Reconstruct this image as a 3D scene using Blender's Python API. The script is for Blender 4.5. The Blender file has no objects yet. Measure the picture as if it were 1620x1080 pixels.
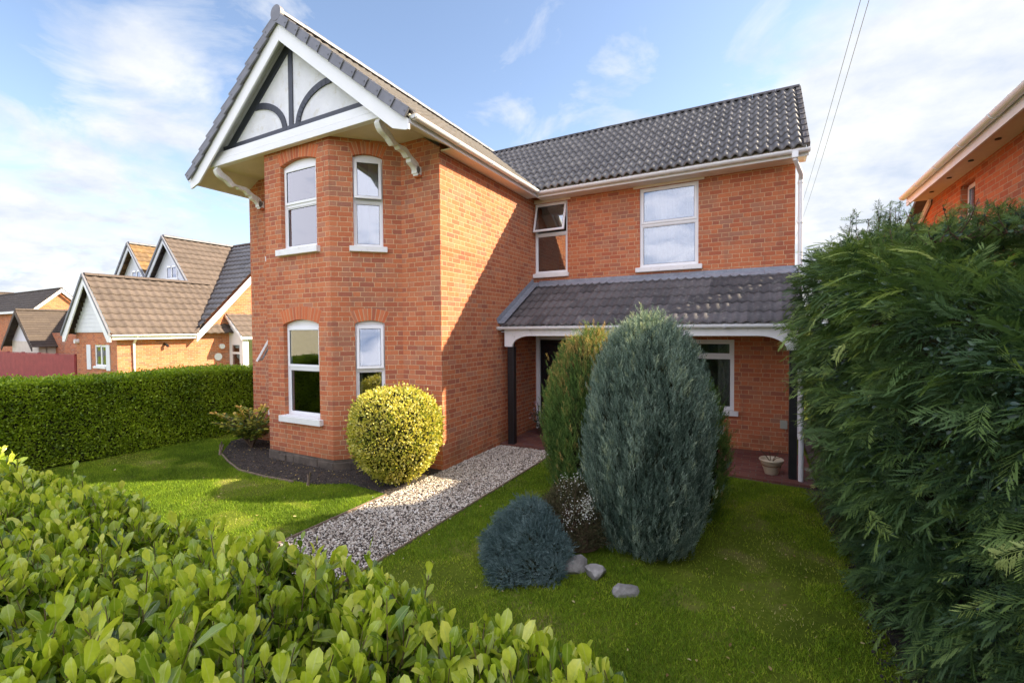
import bpy, math, random
import numpy as np
from mathutils import Vector, Matrix
random.seed(7); rng = np.random.default_rng(11)
scn = bpy.context.scene
COL = scn.collection
L = 3.342; W = 4.83          # main wall plane y, right corner x
SUN = Vector((1, .675, .752)).normalized()

# ------------------------------------------------------------------ node helpers
class NT:
    def __init__(s, tree):
        s.t = tree; s.n = tree.nodes; s.l = tree.links
    def new(s, typ, **kw):
        n = s.n.new(typ)
        for k, v in kw.items(): setattr(n, k, v)
        return n
    def link(s, a, b): s.l.new(a, b)
    def inp(s, sock, v):
        if hasattr(v, 'is_linked') or isinstance(v, bpy.types.NodeSocket): s.l.new(v, sock)
        else: sock.default_value = v
    def math(s, op, a, b=None, c=None, clamp=False):
        n = s.new('ShaderNodeMath', operation=op, use_clamp=clamp)
        s.inp(n.inputs[0], a)
        if b is not None: s.inp(n.inputs[1], b)
        if c is not None: s.inp(n.inputs[2], c)
        return n.outputs[0]
    def mix(s, f, a, b, typ='MIX'):
        n = s.new('ShaderNodeMix', data_type='RGBA', blend_type=typ)
        s.inp(n.inputs[0], f); s.inp(n.inputs[6], a); s.inp(n.inputs[7], b)
        return n.outputs[2]
    def noise(s, vec, scale, detail=4, rough=.55, dist=0):
        n = s.new('ShaderNodeTexNoise'); n.inputs['Scale'].default_value = scale
        n.inputs['Detail'].default_value = detail; n.inputs['Roughness'].default_value = rough
        n.inputs['Distortion'].default_value = dist
        if vec is not None: s.link(vec, n.inputs['Vector'])
        return n.outputs[0]
    def ramp(s, f, stops, interp='LINEAR'):
        n = s.new('ShaderNodeValToRGB'); r = n.color_ramp; r.interpolation = interp
        while len(r.elements) < len(stops): r.elements.new(.5)
        for e, (p, c) in zip(r.elements, stops):
            e.position = p; e.color = c if len(c) == 4 else (*c, 1)
        s.inp(n.inputs[0], f); return n.outputs[0]
    def comb(s, x, y, z=0.):
        n = s.new('ShaderNodeCombineXYZ')
        for i, v in enumerate((x, y, z)): s.inp(n.inputs[i], v)
        return n.outputs[0]
    def sep(s, v):
        n = s.new('ShaderNodeSeparateXYZ'); s.link(v, n.inputs[0]); return n.outputs
    def bump(s, h, strength=.5, dist=.01):
        n = s.new('ShaderNodeBump'); n.inputs['Strength'].default_value = strength
        n.inputs['Distance'].default_value = dist; s.link(h, n.inputs['Height']); return n.outputs[0]
def c4(c): return (*c, 1.0)
def newmat(name):
    m = bpy.data.materials.new(name); m.use_nodes = True
    t = NT(m.node_tree); b = t.n.get('Principled BSDF')
    return m, t, b
def objco(t): return t.new('ShaderNodeTexCoord').outputs['Object']
def plain(name, c, rough=.6, var=.12, scale=6, metal=0, bump=0, bscale=60, spec=.5, c2=None, c2amt=.5):
    m, t, b = newmat(name); co = objco(t)
    n = t.noise(co, scale, 5)
    lo = tuple(x*(1-var) for x in c); hi = tuple(min(1, x*(1+var)) for x in c)
    col = t.ramp(n, [(.3, lo), (.7, hi)])
    if c2 is not None:
        k = t.noise(co, scale*2.7, 6, .7)
        f = t.ramp(k, [(.62-.25*c2amt, (0, 0, 0)), (.75, (1, 1, 1))])
        col = t.mix(f, col, c4(c2))
    t.link(col, b.inputs['Base Color']); b.inputs['Roughness'].default_value = rough
    b.inputs['Metallic'].default_value = metal; b.inputs['Specular IOR Level'].default_value = spec
    if bump: t.link(t.bump(t.noise(co, bscale, 4), bump, .01), b.inputs['Normal'])
    return m

def brickmat(name, tint=(1, 1, 1), rowh=.0775, S=.222, H=.112, stretcher=False, mortar=(.72, .46, .27), weather=True, mort=.0048, contrast=1.0):
    m, t, b = newmat(name)
    uv = t.new('ShaderNodeUVMap').outputs[0]
    co = objco(t)
    # slight irregularity of the courses
    nz = t.noise(uv, 3.0, 2)
    u, v, _ = t.sep(uv)
    n2 = t.noise(uv, 22, 2)
    v = t.math('ADD', v, t.math('MULTIPLY', t.math('SUBTRACT', n2, .5), .009))
    u = t.math('ADD', u, t.math('MULTIPLY', t.math('SUBTRACT', nz, .5), .03))
    P = S if stretcher else S+H
    r = t.math('DIVIDE', v, rowh); row = t.math('FLOOR', r)
    odd = t.math('MODULO', t.math('ABSOLUTE', row), 2.0)
    rj = t.new('ShaderNodeTexWhiteNoise', noise_dimensions='1D'); t.link(row, rj.inputs['W'])
    off = t.math('ADD', t.math('MULTIPLY', odd, P*.5), t.math('MULTIPLY', rj.outputs[0], .035))
    uu = t.math('DIVIDE', t.math('ADD', u, off), P); cell = t.math('FLOOR', uu)
    tt = t.math('MULTIPLY', t.math('SUBTRACT', uu, cell), P)
    d = t.math('MINIMUM', tt, t.math('SUBTRACT', P, tt))
    if not stretcher:
        d = t.math('MINIMUM', d, t.math('ABSOLUTE', t.math('SUBTRACT', tt, S)))
        ish = t.math('GREATER_THAN', tt, S)
    else: ish = 0.0
    fv = t.math('MULTIPLY', t.math('FRACT', r), rowh)
    dv = t.math('MINIMUM', fv, t.math('SUBTRACT', rowh, fv))
    d = t.math('MINIMUM', d, dv)
    d = t.math('ADD', d, t.math('MULTIPLY', t.math('SUBTRACT', t.noise(uv, 90, 3), .5), .006))
    face = t.math('DIVIDE', t.math('SUBTRACT', d, mort-.0012), .0028, clamp=True)
    wn = t.new('ShaderNodeTexWhiteNoise', noise_dimensions='3D')
    t.link(t.comb(cell, row, ish), wn.inputs['Vector'])
    rnd = wn.outputs[0]
    k = contrast
    def T(c): return tuple(a*b_ for a, b_ in zip(c, tint))
    base = t.ramp(rnd, [(0, T((.40, .14, .085))), (.08, T((.46, .14, .075))), (.4, T((.57, .175, .078))), (.7, T((.62, .205, .09))), (.92, T((.6, .22, .11))), (1, T((.46, .2, .125)))])
    if weather:
        pm = t.ramp(t.noise(co, 1.3, 5, .6), [(.5, (0, 0, 0)), (.62, (1, 1, 1))])
        sel = t.math('GREATER_THAN', wn.outputs[0] if False else t.math('FRACT', t.math('MULTIPLY', rnd, 7.31)), .45)
        base = t.mix(t.math('MULTIPLY', t.math('MULTIPLY', pm, sel), .45), base, (.3, .19, .14, 1))
    fine = t.noise(uv, 55, 5, .7)
    base = t.mix(.5, base, t.ramp(fine, [(.25, (.6, .6, .6)), (.75, (1.0, 1.0, 1.0))]), 'MULTIPLY')
    mo = t.mix(.6, c4(mortar), t.ramp(t.noise(uv, 25, 4), [(.3, (.55, .5, .45)), (.7, (1, 1, 1))]), 'MULTIPLY')
    col = t.mix(face, mo, base)
    if weather:
        big = t.noise(co, .9, 5, .6)
        col = t.mix(.4, col, t.ramp(big, [(.3, (.62, .6, .62)), (.65, (1, 1, 1))]), 'MULTIPLY')
        # limewash bloom / salt patches and algae near the ground
        _, _, z = t.sep(co)
        pat = t.noise(co, 2.6, 6, .65)
        lowf = t.math('MULTIPLY', t.math('SUBTRACT', 1.0, t.math('DIVIDE', z, .55, clamp=True)), t.ramp(pat, [(.42, (0, 0, 0)), (.62, (1, 1, 1))]))
        col = t.mix(t.math('MULTIPLY', lowf, .5), col, (.13, .1, .04, 1))
        sm = t.ramp(t.noise(co, 5.5, 6, .7), [(.66, (0, 0, 0)), (.78, (1, 1, 1))])
        col = t.mix(t.math('MULTIPLY', sm, .3), col, (.5, .42, .36, 1))
        st = t.ramp(t.noise(t.comb(t.math('MULTIPLY', u, 3.0), t.math('MULTIPLY', v, .35)), 2.2, 5, .6), [(.55, (0, 0, 0)), (.72, (1, 1, 1))])
        col = t.mix(t.math('MULTIPLY', st, .28), col, (.16, .1, .075, 1))
    t.link(col, b.inputs['Base Color']); b.inputs['Roughness'].default_value = .9
    b.inputs['Specular IOR Level'].default_value = .2
    h = t.math('ADD', face, t.math('MULTIPLY', fine, .35))
    t.link(t.bump(h, .8, .006), b.inputs['Normal'])
    return m

def tilemat(name, c, c2, lich=(.5, .42, .25), lamt=.25, rough=.75, spec=.3):
    m, t, b = newmat(name); uv = t.new('ShaderNodeUVMap').outputs[0]; co = objco(t)
    u, v, _ = t.sep(uv)
    wn = t.new('ShaderNodeTexWhiteNoise', noise_dimensions='2D')
    t.link(t.comb(t.math('FLOOR', t.math('MULTIPLY', u, .5)), t.math('FLOOR', v)), wn.inputs['Vector'])
    col = t.mix(wn.outputs[0], c4(c), c4(c2))
    n = t.noise(co, 14, 6, .7)
    col = t.mix(.7, col, t.ramp(n, [(.25, (.5, .5, .5)), (.75, (1, 1, 1))]), 'MULTIPLY')
    li = t.ramp(t.noise(co, 7, 8, .75), [(.68-.2*lamt, (0, 0, 0)), (.8-.1*lamt, (1, 1, 1))])
    col = t.mix(t.math('MULTIPLY', li, .55), col, c4(lich))
    t.link(col, b.inputs['Base Color']); b.inputs['Roughness'].default_value = rough
    b.inputs['Specular IOR Level'].default_value = spec
    t.link(t.bump(t.noise(co, 150, 3), .4, .004), b.inputs['Normal'])
    return m

def leafmat(name, stops, rough=.45, transl=.35, spec=.4, rib=False):
    m, t, b = newmat(name)
    at = t.new('ShaderNodeAttribute', attribute_name='var')
    col = t.ramp(at.outputs['Fac'], [(p, c) for p, c in stops])
    if rib:
        rb = t.new('ShaderNodeAttribute', attribute_name='rib').outputs['Fac']; co = objco(t)
        col = t.mix(t.math('MULTIPLY', t.ramp(rb, [(.86, (0, 0, 0)), (.97, (1, 1, 1))]), .45), col, (.6, .65, .2, 1))
        mot = t.noise(co, 55, 4, .6)
        col = t.mix(.55, col, t.ramp(mot, [(.3, (.55, .62, .5)), (.65, (1, 1, 1))]), 'MULTIPLY')
        blem = t.ramp(t.noise(co, 26, 5, .7), [(.70, (0, 0, 0)), (.76, (1, 1, 1))]); col = t.mix(t.math('MULTIPLY', blem, .5), col, (.22, .14, .04, 1))
        t.link(t.bump(t.math('ADD', rb, t.math('MULTIPLY', mot, .5)), .5, .002), b.inputs['Normal'])
    t.link(col, b.inputs['Base Color']); b.inputs['Roughness'].default_value = rough
    b.inputs['Specular IOR Level'].default_value = spec
    if transl:
        tr = t.new('ShaderNodeBsdfTranslucent')
        t.link(t.mix(1.0, col, (1.15, 1.2, .55, 1), 'MULTIPLY'), tr.inputs[0])
        mx = t.new('ShaderNodeMixShader'); mx.inputs[0].default_value = transl
        t.link(b.outputs[0], mx.inputs[1]); t.link(tr.outputs[0], mx.inputs[2])
        t.link(mx.outputs[0], t.n['Material Output'].inputs[0])
    return m

M = {}
M['brick'] = brickmat('orange_red_brick')
M['arch'] = brickmat('rubbed_arch_brick', tint=(1.08, .95, .85), stretcher=True, S=.24, rowh=.07, weather=False)
M['brick_n'] = brickmat('neighbour_brick', tint=(1.05, 1.1, 1.1), stretcher=True, rowh=.075, S=.225, mortar=(.62, .45, .3))
M['brick_r'] = brickmat('right_neighbour_brick', tint=(1, .9, .8), stretcher=True, rowh=.075, S=.225, mortar=(.6, .4, .25))
M['white'] = plain('white_upvc', (.8, .8, .8), .35, .03, 3)
M['paint'] = plain('white_painted_timber', (.78, .77, .75), .5, .05, 5, c2=(.5, .47, .42), c2amt=.1)
M['bracket'] = plain('weathered_white_timber', (.8, .79, .76), .55, .08, 12, c2=(.45, .42, .36), c2amt=.15)
M['soffit'] = plain('soffit_board', (.75, .66, .55), .6, .06, 4)
M['render'] = plain('rough_white_render', (.74, .74, .76), .85, .1, 3, bump=.6, bscale=35, c2=(.6, .57, .5), c2amt=.3)
M['timber'] = plain('dark_slate_painted_timber', (.035, .04, .055), .5, .2, 8)
M['black'] = plain('black_painted_timber', (.012, .012, .014), .4, .3, 8)
M['door'] = plain('black_door_paint', (.01, .012, .014), .25, .2, 5)
M['brass'] = plain('brass', (.75, .5, .15), .25, .05, 5, metal=1)
M['tile'] = tilemat('dark_roof_tile', (.09, .083, .084), (.15, .138, .132), (.3, .27, .22), .15, .5, 1.0)
M['tile_w'] = tilemat('warm_grey_roof_tile', (.11, .1, .095), (.15, .132, .12), (.28, .25, .2), .5)
M['tile_p'] = tilemat('porch_roof_tile', (.075, .07, .073), (.14, .128, .13), (.3, .3, .26), .6)
M['tile_n'] = tilemat('brown_concrete_tile', (.115, .088, .075), (.15, .115, .098), (.27, .22, .19), .3)
M['tile_o'] = tilemat('lichen_orange_tile', (.19, .12, .065), (.28, .17, .07), (.42, .3, .14), .6)
M['tile_f'] = tilemat('far_brown_tile', (.085, .065, .055), (.11, .085, .068), (.18, .15, .11), .3)
M['verge'] = plain('grey_verge_cap', (.16, .16, .18), .5, .15, 6)
M['lead'] = plain('lead_flashing', (.22, .24, .28), .45, .2, 9, bump=.3, bscale=20, c2=(.36, .37, .38), c2amt=.4)
M['soil'] = plain('dark_soil', (.045, .035, .028), .95, .4, 9, bump=1, bscale=45, c2=(.16, .12, .08), c2amt=.2)
M['pave'] = brickmat('porch_brick_paving', tint=(.32, .38, .62), rowh=.105, S=.21, stretcher=True, mortar=(.16, .13, .1), weather=False)
M['stone'] = plain('garden_stone', (.27, .25, .23), .9, .35, 7, bump=1, bscale=22, c2=(.42, .4, .36), c2amt=.4)
M['pot'] = plain('cream_glazed_pot', (.5, .42, .29), .3, .1, 9)
M['potband'] = plain('brown_pot_band', (.2, .12, .06), .4, .1, 9)
M['fence'] = plain('red_stained_fence', (.3, .045, .04), .7, .2, 3)
M['edge'] = plain('weathered_edging', (.2, .14, .1), .9, .3, 10, c2=(.35, .28, .2), c2amt=.3)
M['conc'] = plain('rough_plinth', (.11, .085, .065), .95, .35, 7, bump=1, bscale=30)
M['twig'] = plain('brown_twigs', (.09, .055, .03), .9, .3, 15)
M['core'] = plain('shaded_branch_mass', (.03, .032, .014), 1, .5, 20, spec=.05)  # solid inner filler; shade inside the foliage is put into its colour
M['inner'] = plain('interior_plaster', (.3, .27, .23), .9, .1, 2)
M['clad'] = plain('white_cladding', (.72, .73, .76), .5, .05, 3)
M['cream'] = plain('cream_render', (.65, .6, .48), .8, .08, 3)
M['meter'] = plain('grey_green_box', (.38, .4, .33), .5, .1, 4)
M['asphalt'] = plain('asphalt', (.07, .07, .075), .9, .2, 3)
M['cable'] = plain('grey_cable', (.25, .28, .34), .6, .1, 2)
M['curtain'] = plain('net_curtain', (.27, .32, .44), .9, .12, 30)
M['drape'] = plain('cream_drape', (.55, .5, .42), .9, .1, 20)
M['voile'] = plain('pale_blind', (.24, .28, .4), .9, .05, 10)
def glassmat():
    m, t, b = newmat('window_glass')
    t.n.remove(b)
    g = t.new('ShaderNodeBsdfGlossy'); g.inputs['Roughness'].default_value = .012; g.inputs[0].default_value = (.92, .95, 1, 1)
    tr = t.new('ShaderNodeBsdfTransparent'); tr.inputs[0].default_value = (.8, .84, .84, 1)
    fr = t.new('ShaderNodeFresnel'); fr.inputs[0].default_value = 1.55
    f = t.math('ADD', t.math('MULTIPLY', fr.outputs[0], 1.6), .13, clamp=True)
    nz = t.noise(objco(t), 1.4, 1)
    t.link(t.bump(nz, .25, .02), g.inputs['Normal'])
    mx = t.new('ShaderNodeMixShader'); t.link(f, mx.inputs[0]); t.link(tr.outputs[0], mx.inputs[1]); t.link(g.outputs[0], mx.inputs[2])
    t.link(mx.outputs[0], t.n['Material Output'].inputs[0]); return m
M['glass'] = glassmat()
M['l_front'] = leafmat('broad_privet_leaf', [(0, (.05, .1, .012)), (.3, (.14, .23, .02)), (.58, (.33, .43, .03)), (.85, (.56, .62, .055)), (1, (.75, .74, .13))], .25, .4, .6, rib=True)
M['l_left'] = leafmat('box_hedge_leaf', [(0, (.11, .19, .01)), (.5, (.27, .38, .018)), (1, (.46, .57, .04))], .4, .35)
M['l_gold'] = leafmat('variegated_golden_leaf', [(0, (.13, .18, .02)), (.25, (.36, .37, .04)), (.6, (.7, .6, .1)), (1, (.85, .78, .3))], .4, .3)
M['l_blue'] = leafmat('blue_green_cypress', [(0, (.045, .08, .055)), (.42, (.13, .19, .14)), (.78, (.28, .36, .27)), (1, (.4, .45, .26))], .6, .15, .2)
M['l_olive'] = leafmat('olive_green_conifer', [(0, (.035, .075, .018)), (.5, (.09, .165, .035)), (.85, (.18, .25, .055)), (1, (.42, .28, .09))], .6, .2, .2)
M['l_junip'] = leafmat('blue_juniper', [(0, (.05, .09, .085)), (.5, (.13, .195, .185)), (1, (.26, .35, .34))], .6, .1, .2)
M['l_frond'] = leafmat('leyland_frond', [(0, (.05, .1, .038)), (.45, (.125, .205, .055)), (.8, (.27, .36, .085)), (1, (.45, .52, .17))], .5, .25, .3)
M['l_holly'] = leafmat('glossy_dark_holly', [(0, (.02, .045, .03)), (.6, (.04, .08, .05)), (1, (.1, .16, .09))], .36, .1, .45)
M['l_maho'] = leafmat('mottled_shrub_leaf', [(0, (.04, .08, .015)), (.35, (.14, .2, .03)), (.65, (.5, .46, .06)), (1, (.7, .42, .09))], .35, .2)
M['l_heath'] = leafmat('brown_heather', [(0, (.04, .04, .02)), (.6, (.1, .1, .045)), (1, (.17, .13, .075))], .8, .1, .1)
M['petal'] = leafmat('white_petal', [(0, (.6, .6, .5)), (1, (.85, .85, .8))], .6, .2)
M['pink'] = leafmat('pale_pink_petal', [(0, (.45, .3, .42)), (1, (.8, .7, .8))], .6, .2)
M['grass'] = leafmat('lawn_grass_blade', [(0, (.06, .11, .008)), (.4, (.18, .29, .018)), (.72, (.4, .5, .035)), (.9, (.58, .56, .08)), (1, (.7, .6, .25))], .6, .3, .2)
M['gravel'] = leafmat('mixed_gravel', [(0, (.13, .1, .085)), (.25, (.38, .31, .24)), (.55, (.58, .5, .41)), (.8, (.72, .66, .57)), (1, (.82, .77, .7))], .8, 0, .3)

# ------------------------------------------------------------------ mesh builder
ORG = {}
class MB:
    def __init__(s): s.v = []; s.f = []; s.uv = {}; s.mi = {}; s.cuts = [(0, 0)]
    def cut(s):
        """what follows is a separate piece, built as an object of its own"""
        if len(s.f) > s.cuts[-1][1]: s.cuts.append((len(s.v), len(s.f)))
    def face(s, pts, uv=None, mi=0):
        i = len(s.v); s.v += [tuple(p) for p in pts]; s.f.append(tuple(range(i, i+len(pts))))
        if uv is not None: s.uv[len(s.f)-1] = uv
        if mi: s.mi[len(s.f)-1] = mi
    def box(s, a, b, mi=0):
        (x0, y0, z0), (x1, y1, z1) = a, b
        p = [Vector(q) for q in ((x0,y0,z0),(x1,y0,z0),(x1,y1,z0),(x0,y1,z0),(x0,y0,z1),(x1,y0,z1),(x1,y1,z1),(x0,y1,z1))]
        s.hexa(p, mi)
    def hexa(s, p, mi=0):
        i = len(s.v); s.v += [tuple(q) for q in p]
        for f in ((0,3,2,1),(4,5,6,7),(0,1,5,4),(1,2,6,5),(2,3,7,6),(3,0,4,7)):
            s.f.append(tuple(i+k for k in f))
            if mi: s.mi[len(s.f)-1] = mi
    def fbox(s, O, U, V, N, u0, u1, v0, v1, n0, n1, mi=0):
        q = [O+U*a+V*b+N*c for c in (n0, n1) for a, b in ((u0,v0),(u1,v0),(u1,v1),(u0,v1))]
        s.hexa(q, mi)
    def prism(s, pts, D, mi=0):
        """polygon extruded by D"""
        pts = [Vector(p) for p in pts]; n = len(pts); i = len(s.v)
        s.v += [tuple(p) for p in pts]+[tuple(p+D) for p in pts]
        fs = [tuple(range(i, i+n)), tuple(i+n+k for k in reversed(range(n)))]
        for k in range(n): fs.append((i+k, i+n+k, i+n+(k+1) % n, i+(k+1) % n))
        for f in fs:
            s.f.append(f)
            if mi: s.mi[len(s.f)-1] = mi
    def tube(s, path, r, n=10, caps=True, half=None):
        path = [Vector(p) for p in path]; rs = r if isinstance(r, (list, tuple)) else [r]*len(path)
        rings = []
        for k, p in enumerate(path):
            d = (path[min(k+1, len(path)-1)]-path[max(k-1, 0)]).normalized()
            a = d.cross(Vector((0, 0, 1)));
            if a.length < 1e-3: a = Vector((1, 0, 0))
            a.normalize(); b = a.cross(d)
            i = len(s.v)
            s.v += [tuple(p+(a*math.cos(2*math.pi*j/n)+b*math.sin(2*math.pi*j/n))*rs[k]) for j in range(n)]
            rings.append(i)
        for k in range(len(rings)-1):
            for j in range(n):
                s.f.append((rings[k]+j, rings[k]+(j+1) % n, rings[k+1]+(j+1) % n, rings[k+1]+j))
        if caps:
            s.f.append(tuple(rings[0]+j for j in range(n))); s.f.append(tuple(rings[-1]+j for j in reversed(range(n))))
    def lathe(s, O, prof, n=24):
        i = len(s.v); O = Vector(O)
        for r, z in prof:
            s.v += [tuple(O+Vector((r*math.cos(2*math.pi*j/n), r*math.sin(2*math.pi*j/n), z))) for j in range(n)]
        for k in range(len(prof)-1):
            for j in range(n):
                s.f.append((i+k*n+j, i+k*n+(j+1) % n, i+(k+1)*n+(j+1) % n, i+(k+1)*n+j))
    def build(s, name, mats, parent=None, bevel=0, smooth=False):
        if len(s.cuts) > 1:
            cs = s.cuts+[(len(s.v), len(s.f))]; out = []
            for (v0, f0), (v1, f1) in zip(cs, cs[1:]):
                if f1 == f0: continue
                m = MB(); m.v = s.v[v0:v1]; m.f = [tuple(i-v0 for i in f) for f in s.f[f0:f1]]
                m.uv = {k-f0: u for k, u in s.uv.items() if f0 <= k < f1}; m.mi = {k-f0: u for k, u in s.mi.items() if f0 <= k < f1}
                out.append(m.build(name, mats, parent, bevel, smooth))
            return out[0]
        me = bpy.data.meshes.new(name); o0 = ORG.get(parent.name, Vector((0,0,0))) if parent else Vector((0,0,0))
        vs = [(a[0]-o0.x, a[1]-o0.y, a[2]-o0.z) for a in s.v]
        me.from_pydata(vs, [], s.f)
        if not isinstance(mats, (list, tuple)): mats = [mats]
        for m in mats: me.materials.append(m)
        uvl = me.uv_layers.new(name='UVMap')
        for p in me.polygons:
            if p.index in s.mi: p.material_index = s.mi[p.index]
            if smooth: p.use_smooth = True
            if p.index in s.uv:
                for li, q in zip(p.loop_indices, s.uv[p.index]): uvl.data[li].uv = q
            else:
                n = p.normal
                if abs(n.z) > .75:
                    for li in p.loop_indices:
                        c = s.v[me.loops[li].vertex_index]; uvl.data[li].uv = (c[0], c[1])
                else:
                    t = Vector((0, 0, 1)).cross(n).normalized()
                    if abs(t.x) > abs(t.y): t = t if t.x > 0 else -t
                    else: t = t if t.y > 0 else -t
                    for li in p.loop_indices:
                        c = s.v[me.loops[li].vertex_index]; uvl.data[li].uv = (t.x*c[0]+t.y*c[1], c[2])
        o = bpy.data.objects.new(name, me); COL.objects.link(o)
        if parent: o.parent = parent; ORG[o.name] = o0
        if bevel:
            b = o.modifiers.new('bevel', 'BEVEL'); b.width = bevel; b.segments = 2; b.limit_method = 'ANGLE'
        return o
def tag(o, label, cat, group=None):
    o['label'] = label; o['category'] = cat
    if group: o['group'] = group
    return o
def kind(o, k, label=None):
    o['kind'] = k
    if label: o['label'] = label
    return o
def thing(name, loc, label, cat, group=None):
    o = bpy.data.objects.new(name, None); COL.objects.link(o); o.location = loc
    o.empty_display_size = .2; ORG[o.name] = Vector(loc); return tag(o, label, cat, group)

def wall(mb, p0, p1, z0, z1, holes=(), t=.1, nrm=None):
    p0 = Vector((*p0, 0)); p1 = Vector((*p1, 0)); U = (p1-p0); ln = U.length; U.normalize()
    N = nrm if nrm else Vector((U.y, -U.x, 0))
    us = sorted({0, ln, *[h[0] for h in holes], *[h[1] for h in holes]}); zs = sorted({z0, z1, *[h[2] for h in holes], *[h[3] for h in holes]})
    P = lambda u, z, d=0: p0+U*u+Vector((0, 0, z))+N*d
    for a, b in zip(us, us[1:]):
        for c, d in zip(zs, zs[1:]):
            if any(h[0]-1e-6 <= a and b <= h[1]+1e-6 and h[2]-1e-6 <= c and d <= h[3]+1e-6 for h in holes): continue
            mb.face([P(a, c), P(b, c), P(b, d), P(a, d)])
    for a, b, c, d in holes:
        mb.face([P(a, c), P(a, c, -t), P(a, d, -t), P(a, d)]); mb.face([P(b, c, -t), P(b, c), P(b, d), P(b, d, -t)])
        mb.face([P(a, d), P(b, d), P(b, d, -t), P(a, d, -t)]); mb.face([P(a, c), P(b, c), P(b, c, -t), P(a, c, -t)])

def fastmesh(name, co, face_idx, face_len, mat, parent=None, var=None, smooth=False, uv=None):
    me = bpy.data.meshes.new(name)
    o0 = ORG.get(parent.name, Vector((0,0,0))) if parent else Vector((0,0,0))
    co = (co-np.array(o0)).astype(np.float32)
    me.vertices.add(len(co)); me.vertices.foreach_set('co', co.ravel())
    me.loops.add(len(face_idx)); me.loops.foreach_set('vertex_index', face_idx.astype(np.int32))
    st = np.zeros(len(face_len), np.int32); st[1:] = np.cumsum(face_len)[:-1]
    me.polygons.add(len(face_len)); me.polygons.foreach_set('loop_start', st); me.polygons.foreach_set('loop_total', face_len.astype(np.int32))
    if smooth: me.polygons.foreach_set('use_smooth', np.ones(len(face_len), bool))
    if uv is not None:
        l = me.uv_layers.new(name='UVMap'); l.data.foreach_set('uv', uv[face_idx].astype(np.float32).ravel())
    me.update(calc_edges=True)
    if var is not None:
        a = me.attributes.new('var', 'FLOAT', 'POINT'); a.data.foreach_set('value', var.astype(np.float32))
    me.materials.append(mat)
    o = bpy.data.objects.new(name, me); COL.objects.link(o)
    if parent: o.parent = parent; ORG[o.name] = o0
    return o
def scatter(name, T, F, pos, X, Y, Z, sc, var, mat, parent=None, smooth=False, wj=None):
    """merge many copies of one small template into one mesh"""
    T = np.asarray(T, float); n = len(pos); k = len(T)
    sc = np.broadcast_to(np.asarray(sc, float), (n,)) if np.ndim(sc) < 2 else sc
    if np.ndim(sc) == 1: sc = np.stack([sc]*3, 1)
    co = pos[:, None, :] + (T[None, :, 0, None]*sc[:, None, 0, None])*X[:, None, :] + (T[None, :, 1, None]*sc[:, None, 1, None])*Y[:, None, :] + (T[None, :, 2, None]*sc[:, None, 2, None])*Z[:, None, :]
    idx = np.concatenate([np.array(f) for f in F]); fl = np.array([len(f) for f in F])
    allidx = (idx[None, :]+(np.arange(n)*k)[:, None]).ravel(); alll = np.tile(fl, n)
    o = fastmesh(name, co.reshape(-1, 3), allidx, alll, mat, parent, np.repeat(var, k), smooth)
    if len(T) == 11:
        a = o.data.attributes.new('rib', 'FLOAT', 'POINT'); a.data.foreach_set('value', np.tile((np.abs(T[:, 0]) < .001).astype(np.float32), n))
    return o
def nrmz(a): return a/np.maximum(np.linalg.norm(a, axis=1, keepdims=True), 1e-9)
def frames(D, up=None, roll=None):
    """Y along D, Z roughly up/outward"""
    Y = nrmz(D); n = len(Y)
    if up is None: up = rng.normal(size=(n, 3))
    X = nrmz(np.cross(Y, up)+1e-6); Z = np.cross(X, Y); return X, Y, Z
def rv(n, s=1.0): return rng.normal(size=(n, 3))*s

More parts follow.
